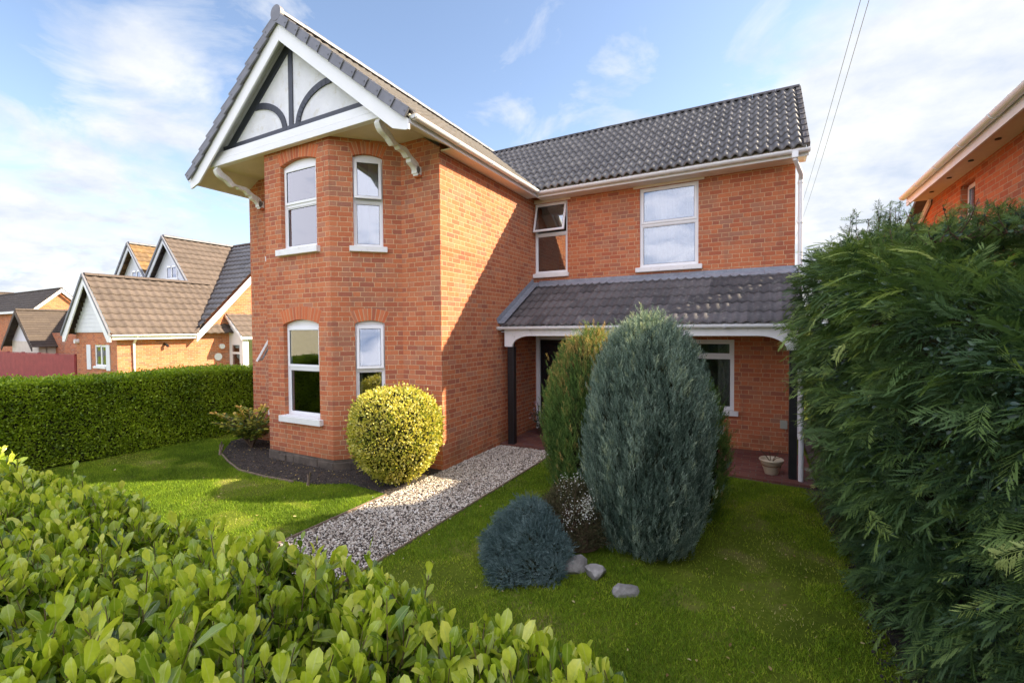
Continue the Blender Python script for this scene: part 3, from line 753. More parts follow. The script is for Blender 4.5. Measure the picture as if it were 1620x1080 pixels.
# downpipe: swan neck, down the corner
def pipe(path, r=.034, name='downpipe', clips=()):
    m = MB(); m.tube(path, r, 14)
    for z in clips: m.tube([(path[-1][0], path[-1][1], z), (path[-1][0], path[-1][1], z+.035)], r*1.25, 14)
    return m.build(name, M['white'], house, smooth=False)
pipe([(4.80, L-.40, 4.95), (4.80, L-.40, 4.86), (4.90, L-.15, 4.68), (4.90, L-.06, 4.6), (4.90, L-.06, .35)], clips=(4.55, 3.9, .9, .5))
mb = MB(); mb.box((4.755, L-.45, 4.87), (4.845, L-.35, 4.99)); mb.build('gutter_outlet', M['white'], house, bevel=.01)
# ---------------- porch
PY = 1.78; PZ = 2.25
pv = V3((0, L-PY, 3.13-PZ)); pl = pv.length
tiles('porch_roof', (.02, PY, PZ), (1, 0, 0), pv, 4.86, pl, M['tile_p'], house, pitch=.1475, gauge=pl/5.6, amp=.026, lip=.026, ns=10, power=.9)
mb = MB(); mb.prism([V3((.01, PY+.03, PZ-.02)), V3((.01, L-.002, 3.11)), V3((.01, L-.002, 3.06)), V3((.01, PY+.03, PZ-.07))], X_*4.85)
mb.box((.01, PY+.06, PZ-.12), (4.86, L-.002, PZ-.105)); mb.build('porch_ceiling', M['paint'], house)
mb = MB()     # lead flashing
pvn = pv.normalized(); pn = V3((0, -pv.z, pv.y)).normalized()
for k in range(9):
    a = V3((.0, PY-.02, PZ))+pvn*(pl/9*k)
    mb.prism([a+pn*.065, a+pvn*(pl/9+.02)+pn*.06, a+pvn*(pl/9+.02)+pn*.045, a+pn*.05], X_*.13)
    mb.prism([a+pn*.05, a+pvn*(pl/9+.02)+pn*.05, a+pvn*(pl/9+.02)+pn*.155, a+pn*.155], X_*(.004+.003*(k % 2)))
for k in range(10):
    a = .12+4.74*k/10
    mb.prism([V3((a, L-.004, 3.22)), V3((a, L-.012, 3.22)), V3((a, L-.014, 3.17)), V3((a, L-.15, 3.095)), V3((a, L-.15, 3.08)), V3((a, L-.004, 3.155))], X_*(4.74/10-.003))
mb.build('lead_flashing', M['lead'], house)
gutter(((.0, PY-.045, PZ-.02), (4.83, PY-.045, PZ-.02)))
mb = MB()
yb = PY+.03
zt_ = PZ-.055; zb_ = PZ-.19
def brace(xp, s):
    # white curved brace beside the post merging with the beam
    pts = [V3((xp, yb, zb_)), V3((xp+s*.52, yb, zb_))]
    for k in range(9):
        t = k/8*math.pi/2; pts.append(V3((xp+s*(.52-.36*math.sin(t)), yb, zb_-.20*(1-math.cos(t)))))
    pts.append(V3((xp, yb, zb_-.20)))
    return pts
mb.box((.10, yb, zb_), (4.82, yb+.05, zt_))
mb.prism(brace(.10, 1), Y_*.05); mb.prism(brace(4.82, -1), Y_*.05)
mb.build('porch_beam', M['paint'], house, bevel=.004)
for xa, xb in ((.155, .285), (4.69, 4.79)):
    mb = MB(); mb.box((xa, yb+.005, -.02), (xb, yb+.12, zb_-.2)); mb.box((xa+.02, yb+.055, zb_-.2), (xb-.02, yb+.11, zt_)); mb.build('porch_post', M['black'], house, bevel=.006)
pipe([(4.80, PY-.045, PZ-.07), (4.82, PY-.02, PZ-.2), (4.835, PY+.0, 1.9), (4.835, PY+.0, .03)], clips=(.62, 1.75))
mb = MB(); mb.box((4.63, L-.05, .46), (4.74, L-.002, .60)); mb.build('meter_box', M['meter'], house, bevel=.005)

# ================================================================== GROUND
def sheet(name, pts, z, mat, k='structure', th=None):
    m = MB()
    if th: m.prism([V3((*p, z-th)) for p in pts], Z_*th)
    else: m.face([V3((*p, z)) for p in pts])
    o = m.build(name, mat); kind(o, k); return o
def lawnmat():
    m, t, b = newmat('lawn_soil_and_thatch'); co = objco(t)
    n = t.noise(co, 1.3, 6, .6); n2 = t.noise(co, 30, 5, .7)
    col = t.ramp(n, [(.3, (.09, .13, .01)), (.55, (.17, .22, .02)), (.72, (.32, .27, .09))])
    col = t.mix(.6, col, t.ramp(n2, [(.3, (.4, .4, .4)), (.7, (1, 1, 1))]), 'MULTIPLY')
    t.link(col, b.inputs['Base Color']); b.inputs['Roughness'].default_value = 1; b.inputs['Specular IOR Level'].default_value = .1
    t.link(t.bump(n2, 1, .03), b.inputs['Normal']); return m
M['lawn'] = lawnmat()
sheet('ground', [(-400, -400), (400, -400), (400, 400), (-400, 400)], -.03, M['lawn'])
BED = [(-5.1, .3), (-4.95, -.35), (-4.2, -.95), (-3.5, -1.22), (-2.87, -1.42), (-2.2, -1.44), (-1.25, -1.36), (-.83, -1.12), (-.3, -1.15), (.0, -1.2), (.0, .02), (-.5, .02)]
sheet('lawn', [(-5.6, -4.9), (0, -4.9), (0, 0), (-5.6, 0)], -.006, M['lawn'])
sheet('lawn', [(1.15, -4.9), (5.3, -4.9), (5.3, 1.8), (1.15, 1.8)], -.006, M['lawn'])
sheet('soil_bed', BED, .006, M['soil'])
sheet('gravel_path', [(0, -4.9), (1.15, -4.9), (1.15, 1.78), (0, 1.78)], -.002, M['soil'])
sheet('porch_paving', [(.0, 1.78), (3.3, 1.78), (3.9, 1.70), (4.5, 1.62), (5.0, 1.62), (5.0, L+.01), (.0, L+.01)], .035, M['pave'], th=.06)
sheet('bare_soil_strip', [(5.15, -4.9), (5.15, -2.2), (5.08, -.6), (4.95, .6), (4.85, 1.75), (5.05, 1.75), (5.05, 7), (6.5, 7), (6.5, -4.9)], .002, M['soil'])
# timber edging beside the path
for (pts, lab) in (([(1.15, -4.9), (1.165, -2.4), (1.16, -.5), (1.15, 1.7)], 'thin weathered timber edging between the gravel path and the shaded right lawn'), ([(0.0, -4.9), (-.02, -2.6), (-.03, -1.2)], 'thin weathered timber edging between the gravel path and the sunny left lawn')):
    m = MB()
    for a, b in zip(pts, pts[1:]):
        a = V3((*a, -.03)); b = V3((*b, -.03)); u = (b-a).normalized(); m.fbox(a, u, Z_, V3((u.y, -u.x, 0)), 0, (b-a).length, 0, .05, -.009, .009)
    tag(m.build('path_edging', M['edge'], bevel=.003), lab, 'edging')
m = MB(); ep = [(-4.75, -.62), (-4.2, -.98), (-3.5, -1.25), (-2.87, -1.45), (-2.2, -1.47), (-1.6, -1.43)]
for a, b in zip(ep, ep[1:]):
    a = V3((*a, -.03)); b = V3((*b, -.03)); u = (b-a).normalized(); m.fbox(a, u, Z_, V3((u.y, -u.x, 0)), 0, (b-a).length, 0, .055, -.01, .01)
tag(m.build('bed_edging', M['edge'], bevel=.003), 'low curved edging strip around the soil bed below the bay', 'edging')
# pebbles
n = 30000; pos = np.stack([rng.uniform(.0, 1.15, n), rng.uniform(-4.9, 1.8, n), rng.uniform(-.002, .012, n)], 1)
edge = (rng.random(n) < .04); pos[edge, 0] += rng.normal(size=edge.sum())*.08; pos[pos[:, 1] > 0, 0] = np.clip(pos[pos[:, 1] > 0, 0], .012, 9)
X, Y, Z = frames(rv(n)*np.array([1, 1, .25])); IT, IF = ico()
sc = np.abs(rng.normal(.0085, .0025, n)).clip(.005, .016)[:, None]*np.stack([rng.uniform(.7, 1.1, n), rng.uniform(.9, 1.5, n), rng.uniform(.45, .8, n)], 1)
kind(scatter('gravel', IT, IF, pos, X, Y, Z, sc, rng.random(n), M['gravel']), 'stuff', 'mixed pale gravel stones covering the garden path')
# soil clods in the bed
def inpoly(x, y, poly):
    r = np.zeros(len(x), bool); j = len(poly)-1
    for i in range(len(poly)):
        xi, yi = poly[i]; xj, yj = poly[j]
        c = ((yi > y) != (yj > y)) & (x < (xj-xi)*(y-yi)/(yj-yi+1e-12)+xi); r ^= c; j = i
    return r
n = 9000; p = np.stack([rng.uniform(-5.1, 0, n), rng.uniform(-1.5, .0, n), np.full(n, .008)], 1); p = p[inpoly(p[:, 0], p[:, 1], BED)]
q = np.stack([rng.uniform(5.0, 5.6, 3000), rng.uniform(-4.5, 1.7, 3000), np.full(3000, .004)], 1); p = np.concatenate([p, q]); n = len(p)
X, Y, Z = frames(rv(n)); sc = np.abs(rng.normal(.006, .004, n)).clip(.002, .016)
kind(scatter('soil_clods', IT, IF, p, X, Y, Z, sc, rng.random(n), M['soil']), 'stuff', 'crumbly dark soil clods on the planting bed and under the hedge')
# ---- grass
def vnoise(x, y, s, seed=0):
    """cheap smooth value noise"""
    r = np.random.default_rng(seed); g = r.random((64, 64)); x = x*s+20; y = y*s+20
    xi = np.floor(x).astype(int); yi = np.floor(y).astype(int); fx = x-xi; fy = y-yi; fx = fx*fx*(3-2*fx); fy = fy*fy*(3-2*fy)
    G = lambda a, b: g[a % 64, b % 64]
    return (G(xi, yi)*(1-fx)+G(xi+1, yi)*fx)*(1-fy)+(G(xi, yi+1)*(1-fx)+G(xi+1, yi+1)*fx)*fy
def grass(n):
    x = np.concatenate([rng.uniform(-5.7, -.02, n), rng.uniform(1.17, 5.28, n)]); y = np.concatenate([rng.uniform(-4.7, .3, n), rng.uniform(-4.7, 1.72, n)])
    keep = ~inpoly(x, y, BED)
    keep &= ~((x > 3.6) & (y > 1.66-(x-3.6)*.09))
    bare = vnoise(x, y, 1.1, 3)*.6+vnoise(x, y, 3.1, 4)*.4
    for (px, py, rx, ry, am) in ((3.92, -.95, .28, .10, .30), (4.35, -1.75, .22, .14, .3), (3.86, -1.95, .14, .1, .2), (-.95, -1.95, .35, .14, .34), (-3.6, -1.55, .5, .12, .25), (2.5, -2.35, .45, .22, .26), (3.75, -1.35, .45, .4, .22), (-2.4, -1.75, .3, .08, .3), (.2-1.3, -2.6, .3, .1, .28), (4.6, .9, .5, .6, .14)):
        bare = bare+am*np.exp(-(((x-px)/rx)**2+((y-py)/ry)**2))
    dens = np.clip((.74-bare)/.1, .10, 1); dens *= np.clip((5.32-.25*vnoise(x, y, 2, 6)-x)/.35, .02, 1)
    hw = (x < 0) & (y > -.0); keep &= ~hw | (x < -4.8)
    keep &= rng.random(len(x)) < dens
    x, y, bare = x[keep], y[keep], bare[keep]; n = len(x)
    tone = .55*vnoise(x, y, .8, 8)+.3*vnoise(x, y, 5, 9)
    var = np.clip(tone*.75+rng.normal(size=n)*.16+np.clip(bare-.58, 0, 1)*1.5, 0, 1)
    h = rng.uniform(.016, .04, n)*(1.1-np.clip(bare-.55, 0, .5)); pos = np.stack([x, y, np.full(n, -.006)], 1)
    D = np.stack([rng.normal(size=n)*.45, rng.normal(size=n)*.45, np.ones(n)], 1); X, Y, Z = frames(D)
    T = [(-.5, 0, 0), (.5, 0, 0), (.0, 1, .25)]; F = [(0, 1, 2)]
    return scatter('grass', T, F, pos, X, Y, Z, np.stack([rng.uniform(.004, .007, n), h, h], 1), var, M['grass'])
kind(grass(260000), 'stuff', 'short mown lawn grass either side of the path')

n = 260; x = np.concatenate([rng.uniform(-5, 0, 110), rng.uniform(1.2, 5, 150)]); y = rng.uniform(-4.6, -.2, n); P = np.stack([x, y, np.full(n, .022)], 1); X, Y, Z = frames(rv(n)*np.array([1, 1, .2]), np.array([0, 0, 1.])+rv(n, .3))
M['dead'] = leafmat('fallen_leaf', [(0, (.14, .08, .03)), (.6, (.35, .24, .08)), (1, (.5, .42, .2))], .7, .1, .2)
kind(scatter('fallen_leaves', LEAF_T, LEAF_F, P, X, Y, Z, rng.uniform(.018, .04, n), rng.random(n), M['dead']), 'stuff', 'small dry leaves scattered over the lawn')
n = 700; p = np.stack([rng.uniform(-5.1, 0, n), rng.uniform(-1.5, .0, n), np.full(n, .02)], 1); p = p[inpoly(p[:, 0], p[:, 1], BED)]; n = len(p); X, Y, Z = frames(rv(n)*np.array([1, 1, .3]))
kind(scatter('bed_litter', KITE_T, KITE_F, p, X, Y, Z, rng.uniform(.012, .035, n), rng.random(n), M['dead']), 'stuff', 'dry leaf litter and chips lying on the dark soil bed')
# ================================================================== VEGETATION
def blob_core(name, parent, fn, nu=32, nv=18, mat=None):
    m = MB(); i = 0
    for a in range(nv+1):
        for b in range(nu):
            m.v.append(tuple(fn(b/nu*2*math.pi, a/nv)))
    for a in range(nv):
        for b in range(nu): m.f.append((a*nu+b, a*nu+(b+1) % nu, (a+1)*nu+(b+1) % nu, (a+1)*nu+b))
    return m.build(name, mat or M['core'], parent, smooth=True)
# golden bush: clipped, squarish ball on a narrow base
gb = thing('golden_bush', (-.28, -.74, 0), 'clipped rounded golden variegated bush against the corner of the bay', 'bush')
def gold(th, t, s=1.0):
    # t 0 bottom..1 top ; superellipse body narrowing to the ground
    z = .02+1.32*t; e = abs(2*t-1.02); r = (1-min(1, e)**2.9)**(1/2.3)*.635 if e < 1 else 0
    r *= (.66+.34*min(1, t/.42)) if t < .42 else 1
    r = max(.12 if t < .5 else 0, r)*s*(1+.04*math.sin(3*th+1)+.03*math.sin(5*th+t*7)+.02*math.sin(9*th-t*11)); return np.array([-.28+r*math.cos(th), -.74+r*math.sin(th)*.94, z])
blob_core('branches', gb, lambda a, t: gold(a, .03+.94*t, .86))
n = 17000; th = rng.uniform(0, 2*np.pi, n); tt = rng.beta(1.2, 1.0, n); P = np.array([gold(a, b) for a, b in zip(th, tt)]); C = np.array([-.28, -.74, .62]); O = nrmz(P-C)
P = P+O*rng.normal(-.02, .03, n)[:, None]; D = O+rv(n, .6)+np.array([0, 0, .3]); X, Y, Z = frames(D, O+rv(n, .5))
clump = vnoise(th*3, tt*9, 1.3, 21)
scatter('leaves', LEAF_T, [(0,3,2), (0,2,1), (1,2,5,4), (2,3,6,5), (4,5,8,10), (5,6,10,8)][:4]+[(4,5,10), (5,6,10)], P, X, Y, Z, rng.uniform(.026, .048, n), np.clip(.25+.45*clump+rng.normal(size=n)*.25, 0, 1), M['l_gold'], gb)
m = MB(); m.tube([(-.28, -.74, -.02), (-.27, -.73, .3)], [.05, .03]); m.build('stem', M['twig'], gb)

# left boundary hedge
def boxhedge(name, label, a, b, th, hgt, leafn, mat, size, group=None, z0=0.02, topamp=.03):
    """hedge whose garden face runs a->b, thickness to the left of that line"""
    a = V3((*a, 0)); b = V3((*b, 0)); u = (b-a); ln = u.length; u.normalize(); n_ = V3((u.y, -u.x, 0))
    o = thing(name, tuple(a), label, 'hedge', group)
    def S(s, f, off=0.):    # f in 0..1 goes face bottom->face top->top back
        s = np.asarray(s); hh = hgt(s)
        Lc = hh+th; d = f*Lc; face = d < hh
        z = np.where(face, d, hh); w = np.where(face, 0, d-hh)
        bul = .04*np.sin(s*2.1)+.05*vnoise(s, z, 1.6, 5)+.03*vnoise(s, z, 5, 6)-.03
        # rounded top edge
        co = np.array(a)[None]+s[:, None]*np.array(u)+(bul-w)[:, None]*np.array(n_)+z[:, None]*np.array(Z_)
        co[:, 2] += np.where(face, 0, topamp*vnoise(s, w, 4, 7))
        N = np.where(face[:, None], np.array(n_)[None], np.array([[0, 0, 1.]]))
        k = np.exp(-((d-hh)/.12)**2)[:, None]; N = nrmz(N*(1-k*.5)+k*.5*np.array(n_+Z_)); co -= N*(k*.03)
        return co, N
    s = rng.uniform(0, ln, leafn); f = rng.random(leafn); co, N = S(s, f)
    co = co+N*rng.normal(-.03, .035, leafn)[:, None]; co[:, 2] = np.maximum(co[:, 2], z0)
    D = N*.6+rv(leafn, .6)+np.array([0, 0, .5]); X, Y, Z = frames(D, N+rv(leafn, .5))
    tone = vnoise(s, f*3, 3, 31)*.5+vnoise(s, f*3, .8, 32)*.3
    scatter('leaves', KITE_T, KITE_F, co, X, Y, Z, np.stack([size*rng.uniform(.8, 1.5, leafn)]*3, 1), np.clip(tone+rng.normal(size=leafn)*.2, 0, 1), mat, o)
    # sprigs above the clipped line
    m = MB(); h0 = float(np.mean(hgt(np.array([0., ln/2, ln]))))
    q = [a-n_*.09, b-n_*.09, b-n_*(th-.03), a-n_*(th-.03)]
    ha = float(hgt(np.array([0.]))[0])-.09; hb = float(hgt(np.array([ln]))[0])-.09
    m.hexa(q+[q[0]+Z_*ha, q[1]+Z_*hb, q[2]+Z_*hb, q[3]+Z_*ha]); m.build('branches', M['core'], o)
    return o
lh = boxhedge('clipped_hedge', 'long clipped bright green hedge along the left boundary of the lawn', (-5.95, -5.0), (-5.42, 3.2), .85, lambda s: 1.44-.018*s+.03*np.sin(s*1.7), 95000, M['l_left'], .034)

# front broad-leaved hedge right below the camera, shoots with upright oval leaves
fh = thing('privet_hedge', (.6, -5.3, 0), 'broad-leaved yellow-green hedge across the bottom of the view', 'hedge')
ns_ = 10500; sx = rng.uniform(-2.6, 4.5, ns_); sy = rng.uniform(-5.95, -4.72, ns_)
top = 1.385+.045*np.clip((sx-.9)/.8, 0, 1)+.07*vnoise(sx, sy, 1.6, 41)+.06*vnoise(sx, sy, 6, 42)+.05*np.exp(-((sx-.2)/.5)**2)-.03+.05*np.clip((sx-2.2)/1.0, 0, 1)
top -= .12*np.clip((sy+4.9)/.18, 0, 1)**2+.4*np.clip((sx-4.1)/.4, 0, 1)**2
tall = rng.random(ns_) < .05; top = top+np.where(tall, rng.uniform(.03, .1, ns_), 0)
depth = rng.random(ns_); layer = rng.random(ns_) < .45; top = np.where(layer, top-rng.uniform(.03, .2, ns_), top); hole = vnoise(sx, sy, 5.5, 47); top = top-.13*np.clip((hole-.62)/.15, 0, 1)
lean = np.stack([rng.normal(size=ns_)*.25, rng.normal(size=ns_)*.25, np.ones(ns_)], 1); lean = nrmz(lean)
tips = np.stack([sx, sy, top], 1)
Ps, Ds, Ups, Sc, Va = [], [], [], [], []
NL = 8
shootvar = rng.random(ns_)
for k in range(NL):
    back = (k+.3)*.021; base = tips-lean*back
    ang = rng.uniform(0, 2*np.pi, ns_) if k == 0 else ang+np.pi/2+rng.normal(size=ns_)*.5+(k % 2)*1.2
    tilt = (.25+.12*k)+rng.normal(size=ns_)*.15
    a1 = nrmz(np.cross(lean, np.array([[.3, .1, 1.0]])+rv(ns_, .1))); a2 = np.cross(lean, a1)
    rad = a1*np.cos(ang)[:, None]+a2*np.sin(ang)[:, None]
    D = lean*np.cos(tilt)[:, None]+rad*np.sin(tilt)[:, None]
    Ps.append(base+rad*.003); Ds.append(D); Ups.append(lean-D*.2+rv(ns_, .15)-rad*.6)
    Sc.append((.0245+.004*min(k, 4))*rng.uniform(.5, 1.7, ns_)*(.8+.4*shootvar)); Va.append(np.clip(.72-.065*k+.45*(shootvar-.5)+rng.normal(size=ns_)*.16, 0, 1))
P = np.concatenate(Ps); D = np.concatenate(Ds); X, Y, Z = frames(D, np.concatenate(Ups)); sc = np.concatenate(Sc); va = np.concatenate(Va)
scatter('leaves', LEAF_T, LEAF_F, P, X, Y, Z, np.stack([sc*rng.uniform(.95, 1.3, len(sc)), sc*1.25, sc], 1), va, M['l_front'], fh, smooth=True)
ST_T = [(-.5, 0, -.3), (.5, 0, -.3), (0, 0, .5), (-.4, 1, -.25), (.4, 1, -.25), (0, 1, .4)]; ST_F = [(0, 1, 4, 3), (1, 2, 5, 4), (2, 0, 3, 5)]
hl = rng.uniform(.22, .5, ns_); base = tips-lean*hl[:, None]; X, Y, Z = frames(lean)
M['shoot'] = leafmat('green_brown_shoot', [(0, (.09, .05, .025)), (1, (.22, .2, .06))], .6, 0)
scatter('stems', ST_T, ST_F, base, X, Y, Z, np.stack([np.full(ns_, .0032), hl-.01, np.full(ns_, .0032)], 1), rng.random(ns_), M['shoot'], fh)
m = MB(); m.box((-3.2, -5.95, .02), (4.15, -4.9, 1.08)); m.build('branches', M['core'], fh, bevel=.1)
# garden side face of the hedge
n = 16000; sx = rng.uniform(-3.2, 4.25, n); P = np.stack([sx, -4.80+rng.normal(size=n)*.05, rng.uniform(.03, 1.3, n)], 1)
P2 = np.stack([4.25+rng.normal(size=3000)*.05, rng.uniform(-6, -4.8, 3000), rng.uniform(.03, 1.15, 3000)], 1); P = np.concatenate([P, P2]); n = len(P)
X, Y, Z = frames(rv(n, .6)+np.array([0, .5, .6])); scatter('leaves', KITE_T, KITE_F, P, X, Y, Z, rng.uniform(.04, .06, n), np.clip(rng.normal(size=n)*.2+.4, 0, 1), M['l_front'], fh)

# tall conifer hedge along the right side
rh = thing('conifer_hedge', (5.4, -1.5, 0), 'tall loose conifer hedge of drooping green fronds down the right side', 'hedge')
PR = np.array([(5.2, .0), (5.12, .45), (5.01, .95), (4.9, 1.5), (4.84, 2.1), (4.84, 2.5), (4.95, 2.74), (5.2, 2.84), (5.6, 2.88), (6.1, 2.92), (6.6, 2.92)])
seg = np.linalg.norm(np.diff(PR, axis=0), axis=1); cum = np.concatenate([[0], np.cumsum(seg)]); TL = cum[-1]
YE = 1.85
def rsurf(y, f):  # hedge face and crest
    d = f*TL; x = np.interp(d, cum, PR[:, 0]); z = np.interp(d, cum, PR[:, 1])
    k = np.clip(z/3, 0, 1); ys = y
    z = z*(1+np.where(ys > -1, .035, .075)*np.clip(ys+1, -3, 3)*k)                       # rises to the far end
    b = .12*(vnoise(y, d, 1.2, 51)-.5)+.10*(vnoise(y, d, 3.5, 52)-.5)
    near = np.clip((ys+1.6)/-2.6, 0, 1); x = x+near*.55; z = z-near*.3*k-.22*k*np.clip((x-5.0)/.6, 0, 1)*np.clip((1.2-ys)/2, 0, 1)
    tx = np.interp(d+.05, cum, PR[:, 0])-np.interp(d-.05, cum, PR[:, 0]); tz = np.interp(d+.05, cum, PR[:, 1])-np.interp(d-.05, cum, PR[:, 1])
    N = nrmz(np.stack([-tz, np.zeros_like(tz), tx], 1)); P = np.stack([x, ys, z], 1)+N*b[:, None]
    return P, N
def endcap(n):
    f = rng.random(n); d = f*TL; x = np.interp(d, cum, PR[:, 0]); z = np.interp(d, cum, PR[:, 1])*1.09; k = rng.random(n); x = x+(6.6-x)*k*.8; z = z*(1-k*.6)
    return np.stack([x, YE+.1*rng.normal(size=n), z], 1), np.tile(np.array([[0, 1., 0]]), (n, 1))
FRT = [frond_template(12, .5, 1), frond_template(10, .3, 2, .12), frond_template(11, .8, 3, -.12), frond_template(9, .45, 4, .05)]
FT, FF = FRT[1]
def fronds(n, ylo, yhi, size, jz):
    y = rng.uniform(ylo, yhi, n); f = rng.random(n)**.9; P, N = rsurf(y, f)
    dep = rng.normal(-.05, .07, n)
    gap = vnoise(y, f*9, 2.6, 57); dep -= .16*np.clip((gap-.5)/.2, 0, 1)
    P = P+N*dep[:, None]
    side = np.stack([-.1+.5*rng.normal(size=n), -.6+.55*rng.normal(size=n), np.zeros(n)], 1)
    D = nrmz(N*.8+side*.6+np.array([0, 0, jz])+rv(n, .25)+np.where(N[:, 2:3] > .5, np.array([[-.4, -.2, .1]]), 0))
    upv = np.array([0, 0, 1.])+N*.5+rv(n, .45); X, Y, Z = frames(D, upv)
    tone = .12+vnoise(y, f*8, 1.5, 55)*.35+.15*rng.normal(size=n)+.12*f+np.clip(dep*3.0, -.2, .4)  # deeper fronds darker: shade in the gaps is put into the tone
    return P, X, Y, Z, size*rng.uniform(.55, 1.4, n), np.clip(tone, 0, 1)
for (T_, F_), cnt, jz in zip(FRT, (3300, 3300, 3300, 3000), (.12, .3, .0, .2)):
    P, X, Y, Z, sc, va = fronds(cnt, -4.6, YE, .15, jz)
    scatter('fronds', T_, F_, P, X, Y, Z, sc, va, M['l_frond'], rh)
# ragged far end + crest with tall sprigs
P, N = endcap(900); X, Y, Z = frames(nrmz(N+rv(900, .5)+np.array([-.2, 0, .0])), np.array([0, 0, 1.])+rv(900, .3)); scatter('fronds', FT, FF, P, X, Y, Z, rng.uniform(.1, .2, 900), rng.random(900)*.7, M['l_frond'], rh)
m = MB(); cr = [(5.55, 0), (5.35, .5), (5.18, 1.5), (5.12, 2.2), (5.15, 2.5), (5.4, 2.62), (6.2, 2.75), (6.7, 2.75), (6.7, 0)]
A = [V3((x+.75, -4.8, z*.74)) for x, z in cr]; B = [V3((x, YE-.2, z*1.04)) for x, z in cr]; i = len(m.v); m.v += [tuple(p) for p in A+B]; k = len(cr)
m.f += [tuple(range(k)), tuple(range(2*k-1, k-1, -1))]+[(j, (j+1) % k, k+(j+1) % k, k+j) for j in range(k)]
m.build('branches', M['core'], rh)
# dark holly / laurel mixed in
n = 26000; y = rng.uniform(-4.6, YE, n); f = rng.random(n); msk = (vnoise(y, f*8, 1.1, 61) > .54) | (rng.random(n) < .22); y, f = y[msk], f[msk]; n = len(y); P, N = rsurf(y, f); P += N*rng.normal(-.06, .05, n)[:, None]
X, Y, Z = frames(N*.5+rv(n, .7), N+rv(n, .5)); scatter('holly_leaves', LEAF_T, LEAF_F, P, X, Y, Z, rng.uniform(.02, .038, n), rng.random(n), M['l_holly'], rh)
# upright leafy sprigs along the crest
Q = []; D = []
m = MB()
for k in range(190):
    y = random.uniform(-1.6, YE); x = random.uniform(5.1, 6.4); f_ = np.interp(x, PR[5:, 0], PR[5:, 1]) if x > 4.7 else 2.8
    z = f_*(1+.035*max(-3, min(3, y+1)))-.05; hgt_ = random.uniform(.05, .3)*(2.1 if y > .6 and x < 5.9 and random.random() < .4 else .9); dx, dy = random.uniform(-.14, .14), random.uniform(-.14, .14)
    p0 = V3((x, y, z)); p1 = p0+V3((dx, dy, hgt_)); m.tube([p0, (p0+p1)/2+V3((dx*.2, 0, 0)), p1], [.006, .004, .002], 5, caps=False)
    for j in range(int(14+hgt_*40)):
        t = random.random(); Q.append(tuple(p0.lerp(p1, t))); D.append((random.gauss(0, 1)+dx, random.gauss(0, 1), random.gauss(.5, .5)))
kind(m.build('sprigs', M['twig'], rh), 'stuff')
Q = np.array(Q); D = np.array(D); n = len(Q); X, Y, Z = frames(D); h_ = rng.random(n) < .4; scatter('holly_leaves', LEAF_T, LEAF_F, Q[h_], X[h_], Y[h_], Z[h_], rng.uniform(.02, .038, h_.sum()), rng.random(h_.sum()), M['l_holly'], rh); h_ = ~h_; scatter('fronds', FT, FF, Q[h_], X[h_], Y[h_], Z[h_], rng.uniform(.05, .11, h_.sum()), rng.random(h_.sum())*.8, M['l_frond'], rh)

# upright conifers
PT, PF = plume_template()
def upright(name, label, cx, cy, H, R, n, mat, size, lean=.35, base=.75, seed=0, tipvar=0., group=None, cat='conifer', shape=None):
    o = thing(name, (cx, cy, 0), label, cat, group)
    def prof(t):
        if shape: return np.interp(t, shape[0], shape[1])
        return np.interp(t, [0, .1, .3, .5, .65, .8, .9, .96, 1], [.62, .80, .95, 1.0, .97, .86, .68, .45, .12])
    th = rng.uniform(0, 2*np.pi, n); t = np.clip(rng.beta(1.15, 1.05, n), 0, 1)
    rr = R*prof(t)*(1+.18*(vnoise(th*2.2, t*3, 1.5, seed+1)-.5)+.24*(vnoise(th*7, t*4, 1.6, seed+2)-.5))
    dep = rng.normal(-.03, .03, n)+(rng.random(n) < .025)*rng.uniform(.03, .09, n); rr = np.maximum(rr+dep, .0)
    P = np.stack([cx+rr*np.cos(th), cy+rr*np.sin(th), .03+H*t*(1+.03*rng.normal(size=n)*(t > .8))-size*.4], 1); P[:, 2] = np.maximum(P[:, 2], .02)
    Nn = np.stack([np.cos(th), np.sin(th), np.zeros(n)], 1)
    D = Nn*lean+np.array([0, 0, 1.])+rv(n, .2); X, Y, Z = frames(D)
    tone = .42+.55*(vnoise(th*7, t*4, 1.6, seed+2)-.5)+rng.normal(size=n)*.2+tipvar*np.clip((t-.55)/.45, 0, 1)*rng.random(n)
    scatter('foliage', PT, PF, P, X, Y, Z, size*rng.uniform(.7, 1.4, n), np.clip(tone, 0, 1), mat, o)
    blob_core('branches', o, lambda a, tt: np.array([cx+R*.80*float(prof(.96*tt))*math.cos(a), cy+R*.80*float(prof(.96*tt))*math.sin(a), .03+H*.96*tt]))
    return o
upright('blue_cypress', 'tall dense blue-green cypress bush in the middle of the lawn, largest of the conifers', 3.34, -1.1, 2.18, .56, 26000, M['l_blue'], .085, seed=70, tipvar=.25)
upright('golden_conifer', 'olive and golden-tipped upright conifer just left of the blue cypress', 2.64, -.62, 2.06, .53, 16000, M['l_olive'], .085, seed=80, tipvar=.9)
upright('green_conifer', 'dark green conifer almost hidden behind the right of the blue cypress', 3.55, -.1, 1.6, .46, 6000, M['l_olive'], .08, seed=90)
